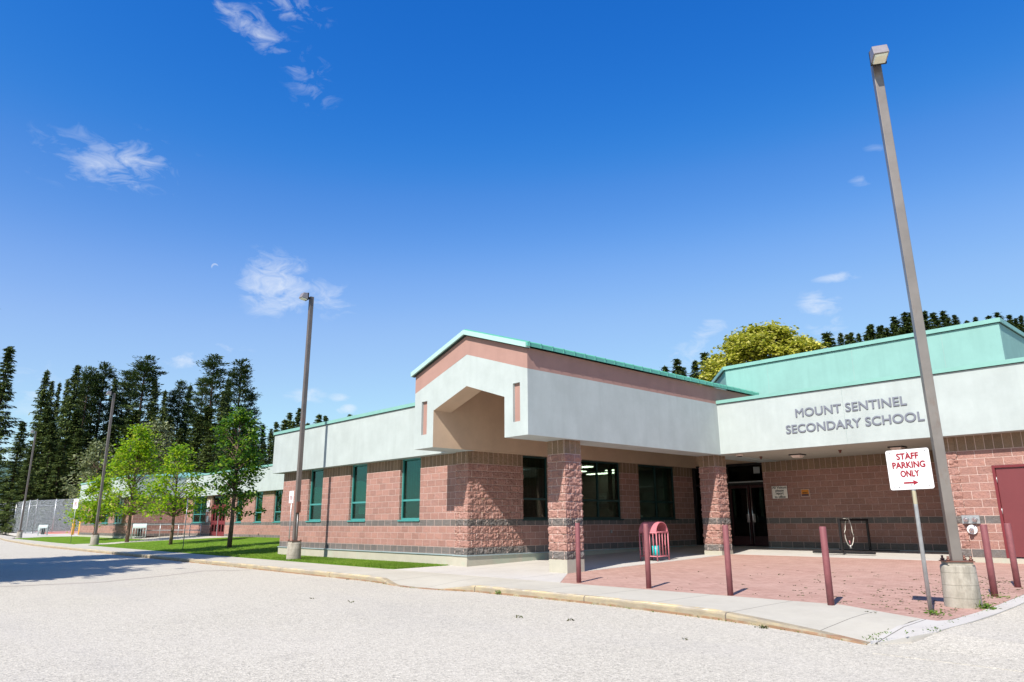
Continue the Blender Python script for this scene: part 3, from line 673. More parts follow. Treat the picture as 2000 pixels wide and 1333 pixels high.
for sx in (-1, 1):
    a, b = XA, XA+sx*2.47; za, zb = 6.035, 6.035-.33*2.47; t = .13
    v = [(a, yA, za), (b, yA, zb), (b, yA, zb-t), (a, yA, za-t), (a, F0+.02, za), (b, F0+.02, zb), (b, F0+.02, zb-t), (a, F0+.02, za-t)]
    m.add(v, [(0,1,2,3),(4,7,6,5),(0,4,5,1),(3,2,6,7),(1,5,6,2)])
bp(m, 'rake_trim', plain('pale_mint_trim', (.36, .54, .50), .45, .04, 3, .5))
m = MB()
for sx in (-1, 1):
    a, b = XA, XA+sx*2.44; za, zb = 5.905, 5.905-.33*2.44; t = .022
    m.add([(a, yA+.05, za), (b, yA+.05, zb), (b, yA+.05, zb-t), (a, yA+.05, za-t), (a, F0+.01, za), (b, F0+.01, zb), (b, F0+.01, zb-t), (a, F0+.01, za-t)], [(0,1,2,3),(4,7,6,5),(3,2,6,7)])
bp(m, 'rake_drip_edge', M['edge'])
# --- porch columns with split-face relief
def porch_column(x0, y0, zg):
    w = .6; m = MB(); P_ = [(x0, y0), (x0+w, y0), (x0+w, y0+w), (x0, y0+w), (x0, y0)]
    relief_face(m, P_, 0, 2.96)
    c = bp(m, 'column', M['block'], fix=False)
    m = MB(); m.box(x0-.015, x0+w+.015, y0-.015, y0+w+.015, zg-.2, -.001)
    f = m.build('column_base', M['found'], c); return c
porch_column(-13.20, 13.37, -.33); porch_column(-13.20, 20.37, -.12)

# --- windows
def window(ax, p, a, b, z0, z1, mats, mull=(), tr=(.32,), face=1, blind=None, depth=.12, gl='glass', sill=True):
    """frame with panes as children; ax 'y': plane y=p seen from -y; ax 'x': plane x=p seen from +x"""
    m = MB(); w = .05
    def bx(u0, u1, za, zb, d0, d1, mb, mi=0):
        if ax == 'y': mb.box(u0, u1, p+d0, p+d1, za, zb, mi)
        else: mb.box(p-d1, p-d0, u0, u1, za, zb, mi)
    bx(a+.004, a+w, z0+.004, z1-.004, depth-.03, depth+.05, m); bx(b-w, b-.004, z0+.004, z1-.004, depth-.03, depth+.05, m)
    bx(a+w, b-w, z0+.004, z0+w+.02, depth-.03, depth+.05, m); bx(a+w, b-w, z1-w, z1-.004, depth-.03, depth+.05, m)
    zs = [z0+w+.02]+[z0+t*(z1-z0) for t in tr]+[z1-w]; us = [a+w]+list(mull)+[b-w]
    for t in zs[1:-1]: bx(a+w, b-w, t-w*.6, t+w*.6, depth-.032, depth+.048, m)
    for q in mull: bx(q-w*.5, q+w*.5, z0+w+.02, z1-w, depth-.028, depth+.046, m)
    if sill: bx(a-.03, b+.03, z0-.035, z0+.012, -.035, depth-.035, m)
    fr = bp(m, 'window', mats)
    m = MB(); bx(a+w*.8, b-w*.8, z0+w*.8, z1-w*.8, depth+.008, depth+.016, m); m.build('pane', M[gl], fr)
    if blind:
        m = MB(); n = int((b-a)/.075)
        for i in range(n):
            u = a+w+(b-a-2*w)*(i+.5)/n; zb_ = blind[0](i/n); hw = .034*blind[2]
            bx(u-hw, u+hw, zb_, (blind[3](i/n) if len(blind) > 3 else z1-.07), depth+.09+.02*(i % 2), depth+.10+.02*(i % 2), m)
        m.build('blind', M[blind[1]], fr)
    return fr
window('y', 13.5, *WINX[0], .985, 2.96, M['tealf'], blind=(lambda t: 1.60, 'blind', 1.15, lambda t: 2.28+.02*math.sin(t*9)))  # blind cut to the bright band of a sky reflection on the pane
window('y', 13.5, *WINX[1], .985, 2.96, M['tealf'], blind=(lambda t: 1.22 if .25 < t < .75 else 1.5, 'blind', 1.15, lambda t: 2.36+.05*math.sin(t*7)))  # slat outline also stands in for a bright reflection in the glass
window('y', 13.5, *WINX[2], .985, 2.96, M['tealf'], blind=(lambda t: 1.60, 'dkblind', .55))
window('x', -16.53, 15.61, 16.77, .985, 2.96, M['darkf'], gl='glass2', blind=(lambda t: 1.65, 'dkblind', .6))
window('x', -16.53, 18.1, 20.46, .985, 2.96, M['darkf'], mull=(19.28,), gl='glass2')
window('x', -16.53, 21.47, 23.78, .985, 2.96, M['darkf'], mull=(22.62,), gl='glass2')
window('y', 20.3, -59.25, -56.4, .985, 2.96, M['tealf'], mull=(-57.8,), blind=(lambda t: 1.62, 'blind', 1.0))
for a, b in [(-50.72, -49.7), (-47.62, -46.45), (-44.7, -43.6), (-41.4, -40.3), (-38.1, -37.0), (-34.9, -33.8), (-31.7, -30.6)]:
    window('y', 20.3, a, b, .985, 2.96, M['tealf'], blind=(lambda t: 1.62, 'blind' if a < -45 else 'dkblind', 1.0))
for a, b in FBW: window('y', 16.5, a, b, .985, 2.96, M['tealf'], mull=((a+b)/2,) if b-a > 1.5 else (), blind=(lambda t: 2.0, 'dkblind', 1))
# --- rooms behind the glass
def room(x0, x1, y0, y1, z0, z1, name='interior', parent=None):
    m = MB(); v = [(x, y, z) for z in (z0, z1) for y in (y0, y1) for x in (x0, x1)]
    m.add(v, [(0, 1, 3, 2), (4, 6, 7, 5), (2, 3, 7, 6), (0, 4, 5, 1), (0, 2, 6, 4), (1, 5, 7, 3)], 0)
    return m
m = room(-26.95, -16.86, 14.6, 24.8, .0, 2.975); m.f.pop(5); m.m.pop(); m.sm.pop(); bp(m, 'office_interior', M['room'], fix=False)
m = room(-28.6, -16.95, 13.81, 17.5, .0, 2.96); m.f = m.f[:3]+m.f[4:]; m.m.pop(); m.sm.pop(); bp(m, 'classroom_interior', M['room'], fix=False)
m = room(-60.8, -29.2, 20.62, 24, .0, 2.96); m.f = m.f[:3]+m.f[4:]; m.m.pop(); m.sm.pop(); bp(m, 'far_wing_interior', M['room'], fix=False)
m = room(-77, -61.4, 16.82, 20, .0, 2.96); m.f = m.f[:3]+m.f[4:]; m.m.pop(); m.sm.pop(); bp(m, 'far_block_interior', M['room'], fix=False)
for (x0, x1, y0, y1) in [(-19.9, -18.3, 20.7, 21.0), (-22.6, -20.2, 22.4, 22.75), (-21.5, -19.8, 24.2, 24.5), (-24.6, -22.9, 23.9, 24.3), (-19.4, -18.0, 23.0, 23.3), (-26.0, -24.4, 21.2, 21.5)]:
    m = MB(); m.box(x0, x1, y0, y1, 2.93, 2.965); bp(m, 'ceiling_panel_light', M['lamp'])
m = MB(); 
for k in range(4): m.box(-17.2, -17.0, 19.85, 20.3, 1.38+k*.07, 1.43+k*.07)
bp(m, 'paper_tray', M['paper'])
cm = plain('green_grey_curtain', (.28, .34, .26), .9)
for b_ in [(-16.90, -16.87, 20.16, 20.38, 1.3, 2.9), (-16.90, -16.87, 23.48, 23.72, 1.3, 2.9), (-16.90, -16.87, 16.5, 16.7, 1.0, 2.9)]: m = MB(); m.box(*b_); bp(m, 'side_curtain', cm)
# --- entrance doors (glazed screen, recessed)
def pbox(lst, name, mat, parent):
    m = MB()
    for b_ in lst: m.box(*b_)
    o = m.build(name, mat, parent); return o
Y = 25.0
m = MB(); fr = [(-16.53, -16.4), (-15.85, -15.78), (-15.0, -14.92), (-13.24, -13.16)]
for a, b in fr: m.box(a, b, Y-.05, Y+.08, 0, 3.02)
m.box(-16.53, -13.16, Y-.055, Y+.075, 2.93, 3.02); m.box(-16.53, -13.16, Y-.052, Y+.07, 2.22, 2.30)
scr = bp(m, 'entrance_screen', M['black'])
m = MB(); m.box(-16.45, -13.2, Y+.01, Y+.02, 0.02, 3.0); m.build('pane', glass('entrance_glass', (.14, .16, .16), .05), scr)
pbox([(-13.85, -13.6, Y-.03, Y-.01, 2.62, 2.86)], 'notice', plain('pale_notice', (.34, .38, .38)), scr)
pbox([(-14.9, -13.26, Y-.10, Y-.06, 2.30, 2.345)], 'door_closer', M['steel'], scr)
for a, b, hx in [(-14.9, -14.1, -14.16), (-14.06, -13.27, -14.0)]:
    m = MB(); w = .055
    m.box(a, a+w, Y-.06, Y-.01, .02, 2.2); m.box(b-w, b, Y-.06, Y-.01, .02, 2.2); m.box(a+w, b-w, Y-.06, Y-.01, 2.1, 2.2); m.box(a+w, b-w, Y-.06, Y-.01, .02, .35)
    dr = bp(m, 'entrance_door', plain('dark_maroon_door', (.035, .008, .01), .4))
    m = MB(); m.tube([(hx, Y-.10, .08), (hx, Y-.10, 2.15)], .012, 8); m.box(hx-.09 if hx < -14.1 else hx-.02, hx+.02 if hx < -14.1 else hx+.09, Y-.075, Y-.055, .85, 1.15)
    m.build('handle', M['chrome'], dr)
m = room(-16.6, -13.1, 25.1, 30, 0, 3.1); m.f = m.f[:3]+m.f[4:]; m.m.pop(); m.sm.pop(); bp(m, 'vestibule_interior', M['room'], fix=False)
# --- maroon door on the right wall
m = MB(); m.box(-5.15, -5.09, 20.83, 21.0, .0, 2.2); m.box(-5.09, -3.26, 20.83, 21.0, 2.14, 2.2); m.box(-3.26, -3.2, 20.83, 21.0, 0, 2.2)
df = bp(m, 'door_frame', M['maroon'])
for a, b in ((-5.085, -4.18), (-4.17, -3.265)):
    m = MB(); m.box(a, b, 20.87, 20.92, .03, 2.135); dd = m.build('door', plain('maroon_door_skin', (.155, .036, .04), .4, .06, 2, .45), df, bevel=.004)
    for z in (.35, 1.1, 1.85):
        hxx = a-.004 if a < -5 else b+.004
        mm = MB(); mm.tube([(hxx, 20.855, z-.07), (hxx, 20.855, z+.07)], .012, 8); mm.build('hinge', M['steel'], dd)
# --- far wing red doors
m = MB(); Yf = 20.4
for a, b in [(-55.35, -55.25), (-54.0, -53.93), (-52.6, -52.5)]: m.box(a, b, Yf-.05, Yf+.05, .03, 2.96 if False else 2.2)
m.box(-55.35, -52.5, Yf-.05, Yf+.05, 2.15, 2.27); m.box(-55.35, -52.5, Yf-.05, Yf+.05, 2.9, 2.96)
fd = bp(m, 'far_door_frame', M['maroon'])
m = MB(); m.box(-55.3, -52.55, Yf, Yf+.01, .03, 2.95); m.build('pane', M['glass2'], fd)
for a in (-55.22, -53.9):
    m = MB(); b = a+1.22
    for q in ((a, a+.12), (a+.55, a+.67), (b-.12, b)): m.box(q[0], q[1], Yf-.045, Yf-.01, .05, 2.14)
    for q in ((.05, .35), (.85, 1.12), (2.0, 2.14)): m.box(a+.12, b-.12, Yf-.04, Yf-.012, q[0], q[1])
    dr = m.build('far_door', M['maroon'], fd)
m = MB(); m.box(-54.0, -53.93, Yf-.08, Yf-.05, .05, 2.15); m.build('handle', M['steel'], fd)
# --- fire department connections
m = MB(); m.box(-5.97, -5.58, 20.80, 20.83, .81, 1.01); pl = bp(m, 'hose_inlet_plate', M['steel'])
for x in (-5.87, -5.68):
    m = MB(); m.tube([(x, 20.81, .915), (x, 20.72, .90), (x, 20.70, .895)], [.055, .05, .045], 14); m.tube([(x, 20.70, .895), (x, 20.66, .885)], [.02, .02], 6); m.build('hose_cap', M['chrome'], pl)
m = MB(); m.tube([(-5.78, 20.83, .665), (-5.78, 20.80, .665)], .115, 24); pl = bp(m, 'round_inlet_plate', M['signw'])
m = MB(); m.tube([(-5.78, 20.80, .66), (-5.78, 20.70, .64)], [.055, .05], 14); m.tube([(-5.78, 20.70, .64), (-5.78, 20.66, .63)], .018, 6); m.build('hose_cap', M['chrome'], pl)
m = MB(); m.box(-16.5, -16.47, 19.72, 19.79, .52, .63); bp(m, 'outlet_box', M['steel'])
# joints in the fascia and clerestory stucco
jm = plain('joint', (.28, .36, .35))
for x in (-8.4, -3.5): m = MB(); m.box(x, x+.007, 20.417, 20.43, 2.975, 4.57); bp(m, 'control_joint', jm)
for x in (-11.9, -9.0, -6.4): m = MB(); m.box(x, x+.007, 22.997, 23.01, 4.6, 6.23); bp(m, 'control_joint', jm)

# ------------------------------------------------------------------ lettering helper
def text_mesh(body, size_h, width, depth, mat, name, parent=None, loc=(0, 0, 0), rot=(math.pi/2, 0, 0), bold=0.0, align='LEFT', fat=0, **k):
    cu = bpy.data.curves.new(name, 'FONT'); cu.body = body; cu.extrude = depth/2; cu.offset = bold; cu.resolution_u = 4
    t = bpy.data.objects.new('tmp', cu); C.objects.link(t)
    me = bpy.data.meshes.new_from_object(t.evaluated_get(bpy.context.evaluated_depsgraph_get())); bpy.data.objects.remove(t)
    co = np.empty(len(me.vertices)*3); me.vertices.foreach_get('co', co); co = co.reshape(-1, 3)
    mn, mx = co.min(0), co.max(0); co[:, 0] = (co[:, 0]-mn[0])/(mx[0]-mn[0])*width; co[:, 1] = (co[:, 1]-mn[1])/(mx[1]-mn[1])*size_h
    if align == 'CENTER': co[:, 0] -= width/2
    if fat:
        f = [list(p.vertices) for p in me.polygons]; n0 = len(co); V = []; F = []
        for j, (dx, dz) in enumerate(((0, 0), (fat, 0), (-fat, 0), (0, fat), (0, -fat))):
            c_ = co.copy(); c_[:, 0] += dx; c_[:, 1] += dz; c_[:, 2] += .0004*j; V.append(c_); F += [[i+n0*j for i in q] for q in f]
        me = bpy.data.meshes.new(name); co = np.concatenate(V); me.from_pydata(co.tolist(), [], F)
    me.vertices.foreach_set('co', co.ravel()); me.materials.clear(); me.materials.append(mat); me.name = name
    o = bpy.data.objects.new(name, me); C.objects.link(o); o.parent = parent; o.location = loc; o.rotation_euler = rot
    return tag(o, **k)
o = text_mesh('MOUNT SENTINEL', .24, 3.07, .03, M['ink'], 'lettering', B, (-9.80, 20.41, 3.873), fat=.005, label='raised grey letters reading MOUNT SENTINEL'); o.matrix_parent_inverse = BI
o = text_mesh('SECONDARY SCHOOL', .24, 3.78, .03, M['ink'], 'lettering', B, (-10.14, 20.41, 3.417), fat=.005, label='raised grey letters reading SECONDARY SCHOOL'); o.matrix_parent_inverse = BI

# ------------------------------------------------------------------ street furniture
HOUS = plain('lamp_housing', (.26, .235, .24), .35, .15, 6, .5, .2)
def lamp_post(x, y, zg, ztop, face_deg, label, mat, box=False, lean=(0, 0), r0_=.24, zc=.25):
    t = empty('lamp_post', (x, y, zg), label=label, cat='lamp post', group='lamp posts around the parking lot')
    h = ztop-zg; hc = zc-zg
    m = MB(); m.tube([(0, 0, -.15), (0, 0, .02), (0, 0, hc-.03), (0, 0, hc)], [r0_*1.04, r0_*1.04, r0_*.97, r0_*.93], 28); 
    m.build('concrete_base', M['pier'], t)
    a = rad(face_deg); R = Matrix.Rotation(a, 4, 'Z')
    m = MB(); m.box(-.17, .17, -.17, .17, hc, hc+.045, 0); m.box(-.19, .19, -.19, .19, hc+.045, hc+.062, 1)
    for sx in (-1, 1):
        for sy in (-1, 1): m.tube([(sx*.15, sy*.15, hc+.06), (sx*.15, sy*.15, hc+.13)], .017, 6, 1); m.tube([(sx*.15, sy*.15, hc+.065), (sx*.15, sy*.15, hc+.09)], .03, 6, 1)
    b = m.build('base_plate', [M['pier'], M['rust']], t); b.rotation_euler.z = a
    m = MB(); w = .072; z0 = hc+.06; lx, ly = lean
    vs = []
    for z, sh in ((z0, 0), (z0+(h-z0)*.5, .45), (h, 1)):
        for dx, dy in ((-w, -w), (w, -w), (w, w), (-w, w)): vs.append((dx+lx*sh, dy+ly*sh, z))
    m.add(vs, [(i*4+k, i*4+(k+1) % 4, i*4+4+(k+1) % 4, i*4+4+k) for i in range(2) for k in range(4)]+[(8, 9, 10, 11)])
    p = m.build('pole', mat, t, bevel=.008); p.rotation_euler.z = a
    # head: short arm towards local -y, housing tilted, lens underneath
    m = MB(); m.box(lx-.035, lx+.035, ly-.22, ly-w, h-.10, h-.03); arm = m.build('arm', M['black'], t); arm.rotation_euler.z = a
    m = MB(); y1, y0_ = ly-.20, ly-.44; zt, zb = h+.10, h-.13; hw = .125
    m.add([(lx-hw, y1, zt), (lx+hw, y1, zt), (lx+hw, y1, zb-.02), (lx-hw, y1, zb-.02), (lx-hw, y0_+.05, zt-.02), (lx+hw, y0_+.05, zt-.02), (lx+hw, y0_-.03, zb+.012), (lx-hw, y0_-.03, zb+.012)],
          [(0, 1, 2, 3), (4, 7, 6, 5), (0, 4, 5, 1), (1, 5, 6, 2), (0, 3, 7, 4), (3, 2, 6, 7)])
    hd = m.build('lamp_head', HOUS, t, bevel=.012); hd.rotation_euler.z = a
    m = MB(); m.add([(lx-hw+.02, y1-.02, zb-.025), (lx+hw-.02, y1-.02, zb-.025), (lx+hw-.02, y0_+.0, zb+.006), (lx-hw+.02, y0_+.0, zb+.0), (lx-hw+.03, y1-.03, zb-.05), (lx+hw-.03, y1-.03, zb-.05), (lx+hw-.03, y0_+.02, zb-.03), (lx-hw+.03, y0_+.02, zb-.03)],
                    [(0, 1, 2, 3), (4, 7, 6, 5), (0, 4, 5, 1), (1, 5, 6, 2), (0, 3, 7, 4), (3, 2, 6, 7)])
    m.build('lens', M['cream'], hd)
    m = MB(); m.box(lx-hw-.004, lx+hw+.004, y1-.012, y1+.03, zb-.04, zt+.004); m.build('back_plate', M['black'], hd)
    if box:
        m = MB(); m.box(w, w+.10, -.07, .07, 1.62, 2.0); q = m.build('junction_box', M['rust'], t)
        m = MB(); m.tube([(w+.03, 0, hc), (w+.03, 0, 1.62)], .012, 6); m.build('conduit', M['steel'], t)
    return t
lamp_post(-3.76, 12.55, -.38, 8.92, 32, 'tall square steel lamp post in front of the entrance, nearest the camera', M['pole_n'], lean=(-.10, -.05))
lamp_post(-24.55, 12.02, -.34, 9.36, 0, 'brown lamp post in front of the left wing, with a small box on its shaft', M['pole'], box=True, lean=(.05, 0))
lamp_post(-52.66, 12.18, -.34, 9.42, 0, 'lamp post beside the leafy young maples, between the two others on the left', M['pole'])
lamp_post(-86.04, 13.24, -.34, 10.1, 0, 'farthest lamp post, beside the chain-link court fence', M['pole'])

def bollard(x, y, zg, zt, label, mat=None, name='bollard', rr=.052, grp='maroon bollards round the paved entrance court', cat='bollard'):
    m = MB(); h = zt-zg
    m.tube([(0, 0, -.1), (0, 0, h*.5), (0, 0, h-.012), (0, 0, h)], [rr, rr, rr, rr*.9], 24)
    return m.build(name, mat or M['boll'], loc=(x, y, zg), label=label, cat=cat, group=grp)
for (x, y, zt, lb) in [(-10.91, 11.93, .885, 'maroon bollard in front of the left porch column, leftmost of the front row'), (-9.03, 11.89, .865, 'maroon bollard in front of the pink litter bin'),
                   (-7.18, 11.78, .835, 'maroon bollard in front of the second porch column'), (-5.29, 11.53, .815, 'maroon bollard left of the staff parking sign, nearest of the front row'),
                   (-3.72, 14.01, .83, 'maroon bollard just right of the near lamp post'), (-3.76, 15.59, .84, 'maroon bollard in front of the maroon door, rightmost of all')]:
    bollard(x, y, ZP(y), zt, lb)
bollard(-84.7, 17.5, -.1, 1.5, 'yellow bollard by the far court path, left of the pair', M['yellow'], rr=.13, grp='yellow bollards by the court')
bollard(-83.2, 17.8, -.1, 1.25, 'yellow bollard nearest the far block, right of the pair', M['yellow'], rr=.13, grp='yellow bollards by the court')

# staff parking sign
t = empty('parking_sign', (-3.83, 11.39, -.37), label='white staff parking only sign with red arrow on a galvanized post', cat='sign')
m = MB(); m.tube([(0, 0, -.1), (0, 0, 1.66), (-.012, 0, 2.22)], .028, 12); m.build('post', M['steel'], t)
m = MB(); m.tube([(0, 0, 1.50), (0, 0, 1.69)], .0287, 12, cap=False); m.build('rust_stain', rusty('post_rust', (.42, .38, .26), (.22, .11, .04), .8), t)
def rrect(m, w, h, rr, y0, y1, n=5):
    pts = []
    for cx, cz, a0 in ((w/2-rr, h/2-rr, 0), (-w/2+rr, h/2-rr, 90), (-w/2+rr, -h/2+rr, 180), (w/2-rr, -h/2+rr, 270)):
        for i in range(n+1): a = rad(a0+90*i/n); pts.append((cx+rr*math.cos(a), cz+rr*math.sin(a)))
    k = len(pts); m.add([(x, y0, z) for x, z in pts]+[(x, y1, z) for x, z in pts], [tuple(range(k)), tuple(range(2*k-1, k-1, -1))]+[(i, (i+1) % k, k+(i+1) % k, k+i) for i in range(k)])
m = MB(); rrect(m, .59, .575, .03, -.037, -.033)
pl = m.build('sign_plate', M['signw'], t, loc=(-.007, 0, 1.995)); pl.rotation_euler = (0, rad(-.8), 0)
for body, w, z in (('STAFF', .295, .145), ('PARKING', .44, .02), ('ONLY', .25, -.105)):
    text_mesh(body, .088, w, .002, M['red'], 'sign_text', pl, (0.0, -.039, z), fat=.0045, align='CENTER')
m = MB(); m.add([(x, y, z) for y in (-.040, -.038) for x, z in ((-.10, -.205), (.03, -.205), (.03, -.228), (.10, -.192), (.03, -.156), (.03, -.18), (-.10, -.18))], [(0, 1, 5, 6), (7, 13, 12, 8), (2, 3, 4), (1, 2, 4, 5)]); m.build('arrow', M['red'], pl, fix=False)
for x, z in ((-.24, .25), (.24, .25), (0.0, .245), (.235, -.25), (-.235, -.255), (-.17, -.25), (0, -.225), (0, -.255)):
    m = MB(); m.tube([(x, -.037, z), (x, -.042, z)], .007, 8); m.build('bolt', M['black'], pl)

def small_sign(x, y, zg, h, label, plate=None, w=.3, rot=0, name='sign_post', post=.022):
    t = empty(name, (x, y, zg), rad(rot), label=label, cat='sign' if plate else 'post')
    m = MB(); m.tube([(0, 0, -.1), (0, 0, h)], post, 8); m.build('post', M['steel'], t)
    if plate:
        z0, z1 = plate; m = MB(); m.box(-w/2, w/2, -.03, -.025, z0, z1); p = m.build('sign_plate', M['signw'], t)
        zc = (z0+z1)/2-.03; rr = w*.30
        m = MB(); n = 28
        vs = [(math.cos(2*math.pi*i/n)*q, -.033, zc+math.sin(2*math.pi*i/n)*q) for q in (rr, rr*.78) for i in range(n)]
        m.add(vs, [(i, (i+1) % n, n+(i+1) % n, n+i) for i in range(n)])
        c_, s_ = math.cos(.8)*rr*.85, math.sin(.8)*rr*.85; e = rr*.08
        m.add([(-c_-e, -.0335, zc+s_-e), (-c_+e, -.0335, zc+s_+e), (c_+e, -.0335, zc-s_+e), (c_-e, -.0335, zc-s_-e)], [(0, 1, 2, 3)])
        m.build('prohibition_ring', M['red'], p)
        text_mesh('P', rr*1.1, rr*.7, .002, M['blk'], 'symbol', p, (-rr*.35, -.032, zc-rr*.55))
    return t
small_sign(-27.45, 13.2, -.335, 2.5, 'small white no parking sign on a thin post against the left wing', (2.03, 2.5), .28, 10)
small_sign(-39.01, 13.07, -.335, 2.5, 'bare galvanized post on the lawn between the young maples', None)
small_sign(-60.15, 12.4, -.335, 3.1, 'small white sign on a post at the edge of the far lawn', (2.35, 3.05), .55, 20)

# wall signs
def wall_sign(name, label, x, y, z, w, h, lines, mat, frame, inkm, th, cat='sign'):
    t = empty(name, (x, y, z), label=label, cat=cat)
    m = MB(); m.box(-w/2-.012, w/2+.012, -.015, 0, -h/2-.012, h/2+.012); m.build('frame', frame, t)
    m = MB(); m.box(-w/2, w/2, -.02, -.016, -h/2, h/2); p = m.build('panel', mat, t)
    n = len(lines)
    for i, (s_, ww) in enumerate(lines): text_mesh(s_, th if s_ not in ('please', 'report') else th*1.25, ww, .002, inkm, 'sign_text', p, (0, -.022, h/2-h*(i+.5)/n-th*.45-(th*.25 if s_ in ('please', 'report') else 0)), fat=.003, align='CENTER')
    return t
wall_sign('visitor_sign', 'white sign reading All Visitors please report to office, by the entrance doors', -12.55, 24.33, 1.875, .57, .43, [('All Visitors', .53), ('please', .30), ('report', .28), ('to office', .40)], plain('offwhite_sign', (.78, .74, .68)), M['maroon'], M['blk'], .082)
t = wall_sign('notice_sign', 'small orange notice with a dark lower strip on the shaded back wall', -11.63, 24.33, 1.825, .27, .22, [('NOTICE', .17)], M['orange'], M['paper'], M['blk'], .04)
m = MB(); m.box(-.125, .125, -.024, -.021, -.10, -.045); m.build('dark_strip', plain('navy', (.02, .02, .06)), t)
m = MB(); m.box(-.3, .3, -.02, 0, -.42, .42); m.build('wall_notice', M['signw'], loc=(-56.0, 20.29, 2.2), label='tall white notice on the far wing wall left of the red doors', cat='sign')
m = MB(); m.box(-.16, .16, -.05, 0, -.22, .22); m.build('wall_intercom', M['paper'], loc=(-55.85, 20.29, 1.25), label='small pale box on the far wing wall below the white notice', cat='intercom')

# ceiling lights and sprinklers
for x, y, lb in [(-10.83, 22.38, 'dark square downlight under the soffit above the visitor sign'), (-7.77, 22.29, 'dark square downlight under the soffit above the staff parking sign')]:
    t = empty('ceiling_light', (x, y, 2.97), label=lb, cat='light', group='downlights under the entrance soffit')
    m = MB(); w, v = .20, .14
    m.add([(-w, -w, 0), (w, -w, 0), (w, w, 0), (-w, w, 0), (-w, -w, -.035), (w, -w, -.035), (w, w, -.035), (-w, w, -.035)], [(0, 1, 5, 4), (1, 2, 6, 5), (2, 3, 7, 6), (3, 0, 4, 7), (4, 5, 6, 7)]); m.build('frame', M['black'], t)
    m = MB(); m.add([(-w*.8, -w*.8, -.035), (w*.8, -w*.8, -.035), (w*.8, w*.8, -.035), (-w*.8, w*.8, -.035), (-v*.8, -v*.8, -.11), (v*.8, -v*.8, -.11), (v*.8, v*.8, -.11), (-v*.8, v*.8, -.11)], [(0, 1, 5, 4), (1, 2, 6, 5), (2, 3, 7, 6), (3, 0, 4, 7), (4, 5, 6, 7)]); m.build('lens', M['lens'], t)
for x, y, lb in [(-12.0, 22.2, 'small red sprinkler head under the soffit near the entrance doors'), (-9.3, 22.0, 'small red sprinkler head under the soffit between the two downlights'), (-6.5, 21.4, 'small red sprinkler head under the soffit beside the near lamp post')]:
    m = MB(); m.tube([(0, 0, 0), (0, 0, -.04)], .05, 12); m.tube([(0, 0, -.04), (0, 0, -.09)], [.025, .03], 10); m.build('sprinkler', M['rust'], loc=(x, y, 2.97), label=lb, cat='sprinkler', group='sprinkler heads under the soffit')
m = MB(); m.tube([(0, 0, 0), (0, 0, -.05)], .11, 18, 0); m.tube([(0, 0, -.05), (0, 0, -.07)], .08, 18, 1); m.build('soffit_detector', [M['lens'], M['black']], loc=(-12.05, 20.95, 2.97), label='small round detector under the soffit beside the second porch column', cat='detector')

# litter bins with an arched hood; local x = axis of the arch
def litter_bin(x, y, zg, rz, label, mat, inner, sx=1.0, group=None, liner=False):
    t = empty('litter_bin', (x, y, zg), rad(rz), label=label, cat='litter bin', group=group)
    W, D, H = .30*sx, .28, .80; rr = D; tb = .018
    m = MB()
    for px in (-W, W):
        for py in (-D, D): m.tube([(px, py, 0), (px, py, H)], tb, 8)
        m.tube([(px, -D, H), (px, D, H)], tb, 8); m.tube([(px, -D, .13), (px, D, .13)], tb*.9, 8)
    for py in (-D, D): m.tube([(-W, py, H-.02), (W, py, H-.02)], tb, 8); m.tube([(-W, py, .13), (W, py, .13)], tb*.9, 8)
    m.build('frame', mat, t)
    for k in range(3):
        q = -D+2*D*(k+1)/4
        for px in (-W, W): mm = MB(); mm.tube([(px, q, .13), (px, q, H)], .012, 6); mm.build('bar', mat, t)
    for k in range(4):
        q = -W+2*W*(k+1)/5
        for py in (-D, D): mm = MB(); mm.tube([(q, py, .13), (q, py, H)], .012, 6); mm.build('bar', mat, t)
    m = MB(); n = 20; vs = []
    for i in range(n+1):
        a = math.pi*i/n
        for xx, q in ((-W-.01, rr+.01), (W+.01, rr+.01), (W+.01, rr-.01), (-W-.01, rr-.01)): vs.append((xx, q*math.cos(a), H-.06+q*math.sin(a)*1.05+.05))
    fs = []
    for i in range(n):
        for k in range(4): fs.append((i*4+k, i*4+(k+1) % 4, (i+1)*4+(k+1) % 4, (i+1)*4+k))
    fs += [(0, 1, 2, 3), (n*4+3, n*4+2, n*4+1, n*4)]
    m.add(vs, fs); m.build('hood', mat, t)
    m = MB(); m.tube([(0, 0, .10), (0, 0, .12), (0, 0, .70), (0, 0, .72)], [.12, .17, .19, .18], 20); li = m.build('liner', M['bag'], t)
    if liner:
        m = MB(); m.tube([(W*.45, -D*.35, .15), (W*.45, -D*.35, .42)], .115, 18); m.build('turquoise_cup', M['cyan'], t)
    return t
litter_bin(-13.16, 17.68, -.20, 0, 'rose litter bin with arched hood and turquoise inner, beside the paved court', M['binpk'], 'cyan', liner=True)
litter_bin(-59.8, 16.75, -.15, 72, 'pale grey litter bin with arched hood beside the far ramp rail', M['bingr'], 'bag', 1.5)
litter_bin(-90.2, 15.9, -.2, 70, 'pale grey litter bin with arched hood in front of the court fence', M['bingr'], 'bag', 1.3)

